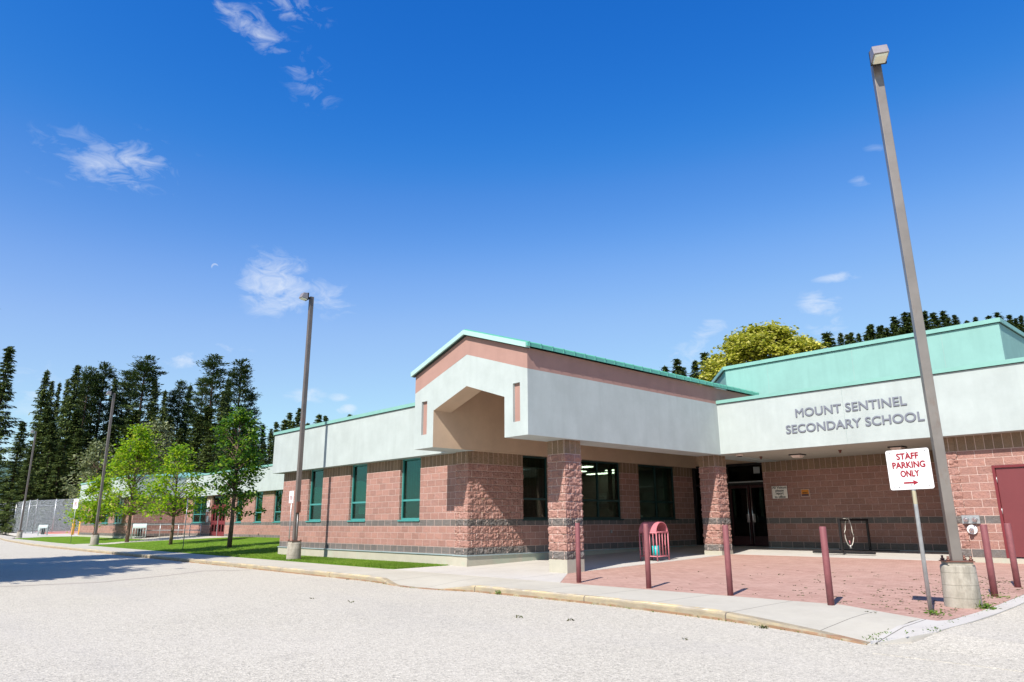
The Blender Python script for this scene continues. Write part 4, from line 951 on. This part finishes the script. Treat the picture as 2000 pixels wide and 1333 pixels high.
# bike rack lying on the porch floor with a cable lock
t = empty('bike_rack', (-9.55, 22.95, -.045), label='black steel frame rack on two flat feet by the back wall', cat='bike rack')
m = MB(); m.box(-.88, .92, -1.06, -.94, 0, .05); m.build('foot', M['black'], t)
m = MB(); m.box(-.95, .85, .94, 1.06, .0, .05); m.build('foot', M['black'], t)
m = MB(); m.box(-.03, .03, -1.03, -.97, .05, .93); m.build('post', M['black'], t)
m = MB(); m.box(-.03, .03, .97, 1.03, .05, .93); m.build('post', M['black'], t)
m = MB(); m.box(-.032, .032, -1.035, 1.035, .931, .99); m.build('top_rail', M['black'], t)
m = MB(); 
pts = []
for i in range(33):
    a = 2*math.pi*i/32; pts.append((.045+.06*math.sin(a), -.52+.17*math.sin(a)*(1 if math.cos(a) < 0 else .55), .60+.40*math.cos(a)))
m.tube(pts, .011, 7, cap=False)
t2 = empty('cable_lock', (-9.55, 22.95, -.045), label='white looped cable lock hanging from the black rack', cat='lock')
m.build('cable', M['cable'], t2)
m = MB(); m.tube([(.045, -.52, .23), (.045, -.52, .13)], [.02, .028], 8); m.build('lock_body', M['steel'], t2)
m = MB(); m.tube([(.045, -.55, .36), (.045, -.53, .25)], .016, 8); m.build('grip', M['pinkpaint'], t2)
m = MB(); m.tube([(.045, -.80, 1.0), (.05, -.55, .998), (.04, -.2, 1.004)], .008, 6); m.build('cable', M['cable'], t2)

# far ramp rail
t = empty('ramp_rail', (-58, 18.5, -.05), label='pale two-bar metal ramp rail along the far wing', cat='handrail')
RP = [(-60.3, 17.0), (-58.62, 19.17), (-57.4, 19.6), (-56.0, 19.9)]
for q in (.93, .50):
    m = MB(); m.tube([(x+58, y-18.5, q) for x, y in RP], .03, 8); m.build('bar', M['steel'], t)
for x, y in (RP[0], (-59.45, 18.1), RP[1], RP[2], RP[3]):
    m = MB(); m.tube([(x+58, y-18.5, -.1), (x+58, y-18.5, .93)], .03, 8); m.build('post', M['steel'], t)

# chain-link court fence
def mesh_fence(name, label, pts, zb, h):
    t = empty(name, (pts[0][0], pts[0][1], zb), label=label, cat='fence', group='chain-link fences round the court')
    ox, oy = pts[0]
    g = G('chain_link', .5, .4); p = g.uvc(); s_ = g.sep(p)
    a = g.math('PINGPONG', g.math('ADD', s_[0], s_[1]), .035); b = g.math('PINGPONG', g.math('SUBTRACT', s_[0], s_[1]), .035)
    k = g.math('MAXIMUM', g.math('LESS_THAN', a, .006), g.math('LESS_THAN', b, .006)); g.col((.42, .46, .50)); g.L.new(k, g.b.inputs['Alpha'])
    m = MB()
    for (a_, b_) in zip(pts, pts[1:]): m.add([(a_[0]-ox, a_[1]-oy, .05), (b_[0]-ox, b_[1]-oy, .05), (b_[0]-ox, b_[1]-oy, h), (a_[0]-ox, a_[1]-oy, h)], [(0, 1, 2, 3)])
    m.build('mesh', g.mat, t, fix=False)
    for z in (h, h-.62, .06):
        m = MB()
        for (a_, b_) in zip(pts, pts[1:]): m.tube([(a_[0]-ox, a_[1]-oy, z), (b_[0]-ox, b_[1]-oy, z)], .03, 6)
        m.build('rail', M['steel'], t)
    for (a_, b_) in zip(pts, pts[1:]):
        L_ = math.dist(a_, b_); n = max(1, round(L_/4.5))
        for i in range(n+(b_ == pts[-1])):
            q = i/n; x, y = a_[0]+(b_[0]-a_[0])*q-ox, a_[1]+(b_[1]-a_[1])*q-oy
            m = MB(); m.tube([(x, y, -.1), (x, y, h+.12)], .05, 8); m.build('post', M['steel'], t)
mesh_fence('court_fence', 'grey chain-link fence running from the far lamp post to the far block', [(-104, 17.3), (-90, 20.6), (-80.5, 22.8)], -.02, 3.75)
mesh_fence('court_fence', 'grey chain-link fence panels at the left edge, turning away from the corner', [(-104, 17.3), (-120, 16.9), (-140, 16.5)], -.05, 3.85)

# ------------------------------------------------------------------ vegetation
rs = np.random.RandomState(7)
def leaves_mesh(name, cen, L_, Wd, axis=None, up=None, tri=False):
    """many small leaf faces: rhombi with centre cen, long axis 'axis' (random if None)"""
    n = len(cen); cen = np.asarray(cen)
    a = rs.normal(size=(n, 3)) if axis is None else np.asarray(axis)+rs.normal(size=(n, 3))*.25
    a /= np.linalg.norm(a, axis=1)[:, None]
    b = rs.normal(size=(n, 3)) if up is None else np.asarray(up)+rs.normal(size=(n, 3))*.45
    b = np.cross(a, b); b /= np.linalg.norm(b, axis=1)[:, None]+1e-9
    L_ = np.broadcast_to(L_, n)[:, None]; Wd = np.broadcast_to(Wd, n)[:, None]
    v = np.stack([cen-a*L_*.5, cen+b*Wd*.5+a*L_*.08, cen+a*L_*.5, cen-b*Wd*.5+a*L_*.08], 1).reshape(-1, 3)
    me = bpy.data.meshes.new(name); me.vertices.add(4*n); me.vertices.foreach_set('co', v.ravel())
    me.loops.add(4*n); me.loops.foreach_set('vertex_index', np.arange(4*n, dtype=np.int32))
    me.polygons.add(n); me.polygons.foreach_set('loop_start', np.arange(0, 4*n, 4, dtype=np.int32)); me.update(); me.validate()
    return me
def mobj(name, me, mat, parent=None, loc=None, **k):
    me.materials.append(mat); o = bpy.data.objects.new(name, me); C.objects.link(o); o.parent = parent
    if loc is not None: o.location = loc
    return tag(o, **k)

def conifer(H, base, R, style, seed):
    """returns (crown mesh, trunk MB) of a tree of height H; branches start at base*H; R = largest branch length"""
    rnd = random.Random(seed); cen = []; ax = []; sz = []; m = MB()
    kx, ky = rnd.uniform(-.25, .25), rnd.uniform(-.25, .25)
    cx = lambda z: kx*math.sin(z/H*3.0); cy = lambda z: ky*math.sin(z/H*2.4)
    m.tube([(cx(H*t), cy(H*t), H*t) for t in (0, .2, .4, .6, .8, 1.0)], [H*.012+.04, H*.010+.03, H*.0085+.02, H*.006+.015, H*.0035+.01, .015], 8)
    z = base*H; step = (.42 if style == 'spruce' else .5)
    while z < H-.15:
        t = (z-base*H)/(H-base*H)
        if style == 'spruce': prof = (1-t)**.85*.95+.05
        else: prof = (math.sin(min(1, t*.9+.16)*math.pi*.93)**.8)*.85+.15 if t < .95 else .35*(1-t)/.05+.12
        n = rnd.randint(5, 8) if style == 'spruce' else rnd.randint(4, 7)
        wf = rnd.uniform(.62, 1.15)
        for k in range(n):
            if rnd.random() < (.12 if style == 'spruce' else .25): continue
            a = rnd.uniform(0, 2*math.pi); ln = R*prof*wf*rnd.uniform(.5, 1.15)*(1+.35*noise.noise(Vector((math.cos(a)*1.2, math.sin(a)*1.2, z*.25+seed))))
            droop = (-.28-.25*(1-t)) if style == 'spruce' else rnd.uniform(-.1, .35)
            zz = z+rnd.uniform(-.2, .2); pts = []
            ns = max(2, int(ln/.30))
            for i in range(ns+1):
                q = i/ns; rr = ln*q; dz = droop*rr*(1-.45*q if style == 'spruce' else 1)+(.18*q*q*ln if style == 'spruce' else 0)
                pts.append((cx(zz)+math.cos(a)*rr, cy(zz)+math.sin(a)*rr, zz+dz))
            if ln > .8: m.tube([pts[0], pts[ns//2], pts[-1]], [.012*ln+.01, .008*ln+.006, .006], 4, cap=False)
            d_ = np.array([math.cos(a), math.sin(a), droop*.5])
            for i, p in enumerate(pts):
                q = i/ns
                if style == 'pine' and q < .45: continue
                if style == 'spruce' and q < .12: continue
                spread = (.13+.07*ln*(1-abs(q-.6))) if style == 'spruce' else .30
                for _ in range(9 if style == 'spruce' else 17):
                    off_ = np.array([rnd.gauss(0, spread), rnd.gauss(0, spread), rnd.gauss(0, spread*.45)])
                    if style == 'spruce': off_[2] -= abs(off_[2])*.8
                    cen.append(np.array(p)+off_); dd = d_+off_*1.6+np.array([0, 0, -.25 if style == 'spruce' else .35]); ax.append(dd/np.linalg.norm(dd)); sz.append(rnd.uniform(.32, .60) if style == 'spruce' else rnd.uniform(.30, .55))
        z += step*rnd.uniform(.7, 1.3)*(1 if t < .7 else .75)
    for _ in range(14): cen.append(np.array([cx(H), cy(H), H-rnd.uniform(0, .9)])); ax.append(np.array([rnd.gauss(0, .3), rnd.gauss(0, .3), 1])); sz.append(.4)
    sz = np.array(sz)
    me = leaves_mesh('crown', np.array(cen), sz, sz*(.36 if style == 'spruce' else .34), np.array(ax), np.tile([0, 0, 1.], (len(cen), 1)))
    return me, m
def tree_root(name, me, trunk, cm, tm, loc, label, cat, group=None):
    t = empty(name, loc, label=label, cat=cat, group=group)
    trunk.build('trunk', tm, t); mobj('crown', me, cm, t); return t
def at_tree(src, x, y, z, H, H0, label, group, rz, wid=1.0):
    c = copy_tree(src); c.location = (x, y, z); s_ = H/H0; c.scale = (s_*wid, s_*wid, s_); c.rotation_euler.z = rz
    tag(c, label, 'tree', group); return c
protos = {}
for key, (H, b, R, st, sd, mt) in dict(s1=(25, .03, 3.7, 'spruce', 1, 'conif'), s2=(25, .04, 3.8, 'spruce', 2, 'conif'), s3=(25, .08, 3.5, 'spruce', 3, 'conif'), p1=(25, .30, 2.9, 'pine', 4, 'conif2'), p2=(25, .30, 3.0, 'pine', 5, 'conif2'), p3=(25, .22, 3.2, 'pine', 6, 'conif2'), f1=(18, .05, 3.0, 'spruce', 8, 'conif'), f2=(18, .05, 2.5, 'spruce', 9, 'conif')).items():
    me, tr = conifer(H, b, R, st, sd); protos[key] = [me, tr, mt, st, H, None]
def place(key, x, y, z, H, label, group, wid=1.0):
    P_ = protos[key]; rz = rs.uniform(0, 6.28); nm = {'spruce': 'spruce_tree', 'pine': 'pine_tree'}[P_[3]]
    if P_[5] is None:
        t = tree_root(nm, P_[0], P_[1], M[P_[2]], M['barkd'], (x, y, z), label, 'tree', group); t.scale = (H/P_[4]*wid, H/P_[4]*wid, H/P_[4]); t.rotation_euler.z = rz; P_[5] = t
    else: at_tree(P_[5], x, y, z, H, P_[4], label, group, rz, wid)
def ray_xy(px, D, py=1010): v = dir_of(px, py); k = math.hypot(v.x, v.y); return v.x/k*D, v.y/k*D
ordn = ['first', 'second', 'third', 'fourth', 'fifth', 'sixth', 'seventh', 'eighth', 'ninth', 'tenth', 'eleventh', 'twelfth', 'thirteenth', 'fourteenth', 'fifteenth', 'sixteenth', 'seventeenth', 'eighteenth', 'nineteenth', 'twentieth']
# tall conifer row behind the court and far wing (x, y, height, kind, width)
ROW = [(-143.9, 22.4, 26.6, 's3', .9), (-150.0, 25.6, 25.7, 's3', .62), (-138.1, 25.9, 26.9, 's2', .95), (-141.1, 28.6, 27.7, 'p3', .95), (-142.2, 30.9, 28.7, 'p1', 1.0), (-149.3, 36.1, 29.1, 'p2', .7), (-138.3, 36.5, 30.5, 'p3', 1.15), (-136, 39.7, 24.0, 's3', .75), (-139.1, 43.2, 26.6, 'p2', .85), (-129.9, 45.9, 30.5, 'p1', 1.15), (-135.7, 52.8, 31.6, 'p3', 1.0), (-126, 46.3, 23.2, 's2', .8)]
LR = ['slender bare-topped spruce behind the farthest lamp post', 'thin grey spruce just right of the bare-topped one', 'dark spruce behind the court fence, its top leaning right', 'broad pine left of the middle lamp post top', 'paired pine crown directly left of the middle lamp post top', 'thin sparse pine right of the middle lamp post top',
      'tall dense pine between the middle lamp post and the paler trees', 'narrow dark spruce lower than the pines on both sides', 'medium rounded pine right of the narrow dark spruce', 'tallest broad pine above the left wing, behind the right-hand maple', 'dense pine at the right end of the tall row above the far wing', 'low spruce tucked below the tallest broad pine']
for (x, y, H, k, w), lb in zip(ROW, LR): place(k, x, y, .0, H+.4, lb, 'tall conifers behind the far wing', w)
place('s1', *ray_xy(-34, 150), -.2, 31.5, 'large dark spruce cut by the left edge of the photo', 'tall conifers behind the far wing', 1.2)
def ztop_at(px, py, D): v = dir_of(px, py); return .915+v.z/math.hypot(v.x, v.y)*D
EXT = [(102, 745, 152, 's2', .8), (134, 742, 150, 's3', .8), (166, 738, 155, 's2', .8), (192, 729, 150, 'p2', .8), (226, 738, 152, 's3', .9), (263, 728, 154, 'p2', .8), (303, 742, 150, 's2', .9), (338, 762, 148, 'p1', .9), (372, 752, 150, 's3', .9), (398, 738, 152, 'p2', .8), (447, 742, 150, 's2', .9), (492, 770, 150, 'p2', .8)]
for i, (px, py, D, k, w) in enumerate(EXT):
    x, y = ray_xy(px, D, py); place(k, x, y, .0, ztop_at(px, py, D), 'tall conifer standing in the second row behind the far wing, %s from the left' % ordn[i], 'tall conifers in the second row', w)
FILL = [(40, 118, 11, 's1'), (75, 128, 16, 's2'), (100, 122, 12, 's1'), (135, 126, 15, 's1'), (165, 122, 13, 's2'), (195, 128, 16, 's1'), (228, 124, 12, 's1'), (262, 130, 15, 's2'), (300, 124, 14, 's1'), (335, 128, 16, 's1'), (372, 126, 18, 's2'), (398, 122, 16, 's1'), (440, 126, 16, 's1'), (480, 130, 17, 's2'), (505, 128, 14, 's1'), (60, 134, 19, 's2'), (120, 136, 19, 's1'), (240, 138, 20, 's2'), (310, 137, 19, 's1'), (385, 136, 21, 's2'), (15, 122, 15, 's1'), (458, 138, 20, 's1')]
for i, (px, D, H, k) in enumerate(FILL):
    x, y = ray_xy(px, D); place(k, x, y, .0, H, 'dark lower spruce filling the wood behind the court, %s from the left' % (ordn[i] if i < 20 else ['twenty-first', 'twenty-second'][i-20]), 'lower spruces in the wood', 1.6)
MID = [(516, 150, 22.0, 's1'), (540, 190, 26, 'f2'), (555, 200, 28, 'f1'), (566, 205, 31, 'f2'), (586, 200, 33, 's2'), (622, 205, 30, 'f1'), (636, 215, 30, 'f2'), (683, 240, 34, 'f2'), (530, 170, 20, 's2'), (574, 190, 24, 'f1'), (600, 195, 23, 'f1'), (652, 215, 26, 'f2')]
TY = [830, 825, 819, 807, 798, 809, 813, 810, 838, 822, 826, 828]
for i, ((px, D, H, k), ty) in enumerate(zip(MID, TY)):
    x, y = ray_xy(px, D, ty); zt = ztop_at(px, ty, D); Hh = min(H, zt+.5); place(k, x, y, zt-Hh, Hh, 'small distant conifer above the left wing roof, %s in the line' % ordn[i], 'distant conifers over the left wing', 1.0)
RID = [(1300, 715, 150), (1322, 702, 150), (1336, 718, 155), (1357, 704, 150), (1377, 689, 150), (1616, 650, 150), (1662, 650, 190), (1697, 637, 190), (1721, 635, 190), (1745, 619, 190), (1764, 610, 190), (1778, 611, 195), (1792, 617, 192), (1805, 607, 190), (1823, 611, 195), (1839, 608, 200), (1852, 622, 190), (1863, 616, 190)]
RID2 = [(1904, 619, 190), (1928, 617, 190), (1946, 611, 190), (1970, 616, 190), (1984, 622, 186), (1993, 616, 190), (2015, 618, 190)]
j = 0
for i, (px, py, D) in enumerate(RID+RID2):
    x, y = ray_xy(px, D, py); zt = ztop_at(px, py, D); zb = hz(x, y); H = max(6, zt-zb)
    if i < 5: lb = 'small conifer between the gable roof and the linden, %s from the left' % ordn[i]
    elif i == 5: lb = 'lone dark conifer at the right edge of the yellow-green linden'
    elif i < len(RID): lb = 'conifer on the hill above the mint parapet, %s from the left' % ordn[i-6]
    else: lb = 'conifer on the hill right of the mint parapet corner, %s from the left' % ordn[i-len(RID)]
    place(['f1', 'f2', 's2', 's3', 'f1'][i % 5], x, y, zb-.3, H+.3, lb, 'conifers on the hill', 1.5 if H < 25 else 1.0)
for i in range(22):
    px = 1700+i*14.5; D = 184; x, y = ray_xy(px, D, 630); zb = hz(x, y); zt = ztop_at(px, 626+(i*29 % 13)+(8 if px < 1740 else 0), D)
    place(['f2', 's3', 'f1'][i % 3], x, y, zb-.4, min(22, max(7, zt-zb))+.4, 'conifer just under the hill crest, %s from the left' % (ordn[i] if i < 20 else 'twenty-'+ordn[i-20]), 'conifers under the hill crest', 1.5)
for i in range(34):                                   # the slope under the ridge, so the hill reads as forest
    px = 1640+i*12; D = 176-(i % 3)*9; x, y = ray_xy(px, D, 640); zb = hz(x, y); zt = ztop_at(px, 636+(i*37 % 11)+(14 if px < 1730 else 0)+(8 if px > 1870 else 0), D); H = max(7, zt-zb)
    if zt-zb < 4: continue
    place(['f1', 'f2', 's3'][i % 3], x, y, zb-.4, min(H, 20)+.4 if True else H, 'dense conifer on the slope below the ridge line, column %s from the left' % (ordn[i] if i < 20 else 'twenty-'+ordn[i-20] if i < 29 else 'thirty-'+ordn[i-29]), 'conifers on the hill slope', 1.15)

def broadleaf(H, hb, R, seed, nclump, nleaf, size, squash=1.0, shape='oval', sparse=0.0, clump=.5, gap=None):
    """trunk + limbs reaching leaf clumps on and inside an uneven crown"""
    rnd = random.Random(seed); m = MB(); cl = []
    th = H*.0125+.02
    m.tube([(0, 0, -.1), (.03, .02, hb*.5), (-.02, .02, hb), (.03, -.03, hb+(H-hb)*.5), (0, 0, H*.93)], [th*1.25, th, th*.85, th*.5, .012], 8)
    tries = 0
    while len(cl) < nclump and tries < 4000:
        tries += 1
        t = rnd.random()**.9; z = hb+(H-hb)*t; a = rnd.uniform(0, 2*math.pi)
        if shape == 'oval': prof = math.sin(min(1, (t*.93+.10))*math.pi)**.6
        elif shape == 'cone': prof = (1-t)**.75*1.0+.10 if t > .18 else .55+t*2.2
        else: prof = math.sqrt(max(.02, 1-(t*1.15-.15)**2)) if t > .13 else .8
        rr = R*prof*(.35+.65*math.sqrt(rnd.random()))*(1+.32*noise.noise(Vector((math.cos(a)*1.5, math.sin(a)*1.5, z*.8+seed))))
        if sparse and rnd.random() < sparse*(1-t): continue
        p = Vector((math.cos(a)*rr, math.sin(a)*rr*squash, z)); 
        if gap and noise.noise(p*.9+Vector((seed, 0, 0))) > gap: continue
        cl.append(p)
    cen = []; ax = []
    for p in cl:
        zb_ = max(hb*.92, p.z-math.hypot(p.x, p.y)*rnd.uniform(.6, 1.0)); s_ = rnd.uniform(.7, 1.3)*clump
        mid = Vector((p.x*.45, p.y*.45, zb_+(p.z-zb_)*.62))
        m.tube([(0, 0, zb_), mid, p], [th*.42*(1-zb_/H)+.008, th*.2, .006], 5, cap=False)
        for _ in range(nleaf):
            o_ = Vector((rnd.gauss(0, s_), rnd.gauss(0, s_), rnd.gauss(0, s_*.62))); cen.append(p+o_)
            ax.append((o_.x+.3*p.x/R, o_.y+.3*p.y/R, -.35*s_+rnd.gauss(0, .15)))
    n = len(cen); ax = np.array(ax); ax /= np.linalg.norm(ax, axis=1)[:, None]
    L_ = size*rs.uniform(.7, 1.3, n)
    return leaves_mesh('crown', np.array([tuple(c) for c in cen]), L_, L_*.72, ax, np.tile([0, 0, 1.], (n, 1))), m
grp = 'young maples planted on the lawns'
me, tr = broadleaf(7.7, 1.9, 2.2, 11, 128, 44, .18, shape='cone', clump=.33, gap=.33); tree_root('maple_tree', me, tr, M['maple'], M['bark'], (-54.81, 14.64, -.27), 'largest bright green young maple, beside the middle lamp post', 'tree', grp)
me, tr = broadleaf(5.6, 1.75, 1.85, 12, 74, 42, .18, shape='cone', clump=.30, gap=.28); tree_root('maple_tree', me, tr, M['maple'], M['bark'], (-45.74, 14.59, -.27), 'young maple with a pale forked trunk in front of the ramp rail', 'tree', grp)
me, tr = broadleaf(6.9, 2.75, 1.3, 13, 84, 46, .17, shape='oval', clump=.26, gap=.36); tree_root('maple_tree', me, tr, M['mapled'], M['bark'], (-37.11, 14.67, -.27), 'dark green young maple with thin low branches, nearest the left wing', 'tree', grp)
low = protos_low = None
rnd = random.Random(77); cen = []; m = MB()            # its sparse lower skirt of thin twigs is part of that tree
T3 = [o for o in bpy.data.objects if o.get('label', '').startswith('dark green young maple')][0]
for i in range(26):
    a = rnd.uniform(0, 6.28); z = rnd.uniform(1.45, 2.9); ln = rnd.uniform(.7, 1.75); e = Vector((math.cos(a)*ln, math.sin(a)*ln, z+ln*.22)); m.tube([(0, 0, z-.1), (e.x*.5, e.y*.5, z+ln*.06), e], [.014, .009, .004], 4, cap=False)
    for _ in range(int(30*ln)):
        q = rnd.uniform(.3, 1.05); cen.append((e.x*q+rnd.gauss(0, .09), e.y*q+rnd.gauss(0, .09), z+ln*.2*q+rnd.gauss(0, .09)))
m.build('twig', M['bark'], T3); mobj('low_foliage', leaves_mesh('low_foliage', np.array(cen), .15, .11), M['mapled'], T3)
me, tr = broadleaf(4.6, 1.35, 1.9, 14, 80, 58, .18, shape='cone', clump=.34); tree_root('maple_tree', me, tr, M['maple'], M['bark'], (-63.6, 14.6, -.27), 'low spreading young maple left of the middle lamp post', 'tree', grp)
me, tr = broadleaf(16.6, 2.0, 7.6, 21, 520, 170, .31, shape='dome', clump=.38, gap=.22); tree_root('linden_tree', me, tr, M['linden'], M['bark'], (-28.6, 55.0, -.2), 'big rounded yellow-green flowering tree behind the mint parapet', 'tree')
me, tr = broadleaf(12.2, 2.0, 3.3, 22, 110, 60, .30, shape='dome', clump=.5, gap=.35); tree_root('willow_tree', me, tr, M['olive'], M['bark'], (*ray_xy(285, 92), -.1), 'pale grey-green tree rising behind the largest maple', 'tree', 'pale grey-green trees behind the far block')
me, tr = broadleaf(9.4, 1.5, 2.7, 23, 70, 50, .28, shape='dome', clump=.45, gap=.3); tree_root('willow_tree', me, tr, M['olive'], M['bark'], (*ray_xy(178, 90), -.1), 'smaller pale grey-green tree left of the middle lamp post', 'tree', 'pale grey-green trees behind the far block')
# shadow-casting trees standing in the parking lot, just left of the view
cast = broadleaf(11, 2.2, 3.0, 31, 150, 55, .42, shape='dome', clump=.6)
tp_ = None
SH = [(-23.3, -2.8, 9.6, 'first'), (-28.3, -.9, 11, 'second'), (-32.4, -4.2, 12.5, 'third')]
for x, y, H, o_ in SH:
    if tp_ is None: tp_ = tree_root('parking_tree', cast[0], cast[1], M['mapled'], M['bark'], (x, y, -.5), 'broadleaf tree on the parking lot left of the view, %s from the camera' % o_, 'tree', 'trees in the parking lot'); tp_.scale = (.8, .8, H/11)
    else: c = at_tree(tp_, x, y, -.5, H, 11, 'broadleaf tree on the parking lot left of the view, %s from the camera' % o_, 'trees in the parking lot', rs.uniform(0, 6), 1); c.scale = (.85, .85, H/11)

tl = broadleaf(18.5, 6.5, 1.75, 41, 110, 60, .40, shape='oval', clump=.5)
tl_ = tree_root('poplar_tree', tl[0], tl[1], M['mapled'], M['bark'], (-27.8, -1.5, -.5), 'tall narrow tree on the parking lot left of the view, nearer one', 'tree', 'tall trees in the parking lot')
at_tree(tl_, -33.2, -1.3, -.5, 18.0, 18.5, 'tall narrow tree on the parking lot left of the view, farther one', 'tall trees in the parking lot', 2.0)
# undergrowth behind the fence, weeds and litter
def clump_leaves(pts, n, s_, L_, name, mat, **k):
    c = np.repeat(np.array(pts, float), n, 0); c = c+rs.normal(size=c.shape)*np.array([s_, s_, s_*.7]); c[:, 2] = np.maximum(c[:, 2], np.repeat(np.array(pts, float)[:, 2], n)*.0-.35)
    return mobj(name, leaves_mesh(name, c, L_, L_*.6), mat, **k)
pts = []
for i in range(150):
    px = rs.uniform(-40, 175); D = rs.uniform(128, 136); x, y = ray_xy(px, D); pts.append((x, y, rs.uniform(.2, 3.2)))
clump_leaves(pts, 90, .8, .42, 'undergrowth', M['bush'], kind='stuff', label='shrubby undergrowth behind the court fence', cat='undergrowth')
def tuft(name, x, y, z, n, s_, L_, mat, label, cat, group=None):
    c = np.array([(0, 0, .02)]*n)+np.abs(rs.normal(size=(n, 3)))*np.array([s_, s_, L_*.45])*np.sign(rs.normal(size=(n, 3))+np.array([0, 0, 99]))
    a = np.c_[c[:, :2]*3, np.full(n, .12)]; return mobj(name, leaves_mesh(name, c, L_, L_*.28, a+1e-6), mat, loc=(x, y, z), label=label, cat=cat, group=group)
tuft('weed_clump', -3.45, 12.45, -.37, 60, .07, .09, M['weed'], 'green weed clump at the right foot of the near lamp base', 'weeds')
tuft('weed_clump', -2.05+.0-1.62, 13.9, -.33, 50, .10, .06, M['weed'], 'weeds at the foot of the bollard right of the near lamp post', 'weeds')
tuft('weed_clump', -3.70, 9.05, -.45, 30, .05, .04, M['weed'], 'weeds at the pointed end of the yellow kerb', 'weeds')
tuft('weed_clump', -3.74, 11.33, -.37, 40, .06, .07, M['weed'], 'small weeds at the foot of the staff parking sign post', 'weeds')
tuft('weed_clump', -11.25, 9.93, -.49, 30, .03, .07, M['weed'], 'single green weed at the base of the yellow kerb', 'weeds')
c = []
for i in range(330):                                    # moss and leaf litter in the paver joints, thicker to the right
    x = -3.6-abs(rs.exponential(1.7)); y = 11.0+rs.uniform(0, 6.5)**1.0
    if x < -11.5 or y < 11.0 or (y < 11.8 and x < -4.6): continue
    for _ in range(rs.randint(2, 6)): c.append((x+rs.normal()*.035, y+rs.normal()*.02, ZP(y)+.001))
mobj('paver_moss', leaves_mesh('paver_moss', np.array(c), .035, .02, np.tile([1, .3, 0.], (len(c), 1)), np.tile([0, 0, 1.], (len(c), 1))), M['moss'], kind='stuff', label='moss and leaf litter in the paver joints', cat='moss')
c = []
for i in range(230):
    t_ = rs.rand(); 
    if i < 130: y = 9.0+t_*7; x = (-3.38 if y > 10 else -3.76+(y-8.97)*.45)+rs.normal()*.03; z = ZP(max(y, 11.7))-.02
    else: x = -16+t_*12; y = fy(x, CURB)-.02+rs.normal()*.015; z = -.487
    for _ in range(rs.randint(1, 5)): c.append((x+rs.normal()*.03, y+rs.normal()*.02, z+abs(rs.normal())*.012))
mobj('edge_weeds', leaves_mesh('edge_weeds', np.array(c), .03, .012), M['weed'], kind='stuff', label='weeds growing along the kerb and edging joints', cat='weeds')
# grass blades along the near strip and lawn edges
c = []; a_ = []
for i in range(60000):
    x = -17.3-rs.exponential(6.5)
    if x < -50: continue
    y = rs.uniform(11.73, 13.42) if x > -29 else rs.uniform(11.73, 16.5)
    if x > -17.75+(y-11.72)*.22: continue
    c.append((x, y, ZL(y)+.012)); 
c = np.array(c); n = len(c)
mobj('grass_blades', leaves_mesh('grass_blades', c, rs.uniform(.05, .10, n), .014, np.tile([0, 0, 1.], (n, 1))), leaf_mat('grass_blade', [(.08, .18, .012), (.15, .29, .02), (.24, .37, .04), (.36, .42, .10)], .3), kind='stuff', label='short grass blades on the lawn in front of the left wing', cat='grass')
# droppings and leaf debris on the asphalt
def debris(x, y, n, s_, label, mat=None, z=-.486, L_=.035):
    c = np.c_[rs.normal(size=(n, 2))*s_, np.abs(rs.normal(size=n))*.008+.004]; mobj('leaf_debris', leaves_mesh('leaf_debris', c, L_, L_*.6), mat or M['moss'], loc=(x, y, z), label=label, cat='debris', group='leaf debris on the asphalt')
def gpt(px, py, z=-.487): v = dir_of(px, py); k = (z-.915)/v.z; return v.x*k, v.y*k
for px, py, n, s_, lb in [(1493, 1227, 40, .04, 'dark green clump on the asphalt below the yellow kerb, largest of them'), (1543, 1231, 20, .03, 'small dark debris right of the largest green clump'), (1635, 1239, 30, .04, 'flat brown leaf debris near the pointed kerb end'), (1010, 1206, 16, .04, 'small dark debris, left of the two in line on the asphalt'),
                     (1112, 1212, 16, .04, 'small dark debris, right of the two in line on the asphalt'), (1336, 1250, 6, .015, 'single dark speck on the open asphalt'), (678, 1133, 8, .03, 'dark twig on the asphalt below the left yellow kerb'), (688, 1177, 8, .06, 'thin dark twig on the open asphalt, left of centre'), (612, 1170, 6, .05, 'pale twig left of the thin dark twig')]:
    x, y = gpt(px, py); debris(x, y, n, s_, lb)
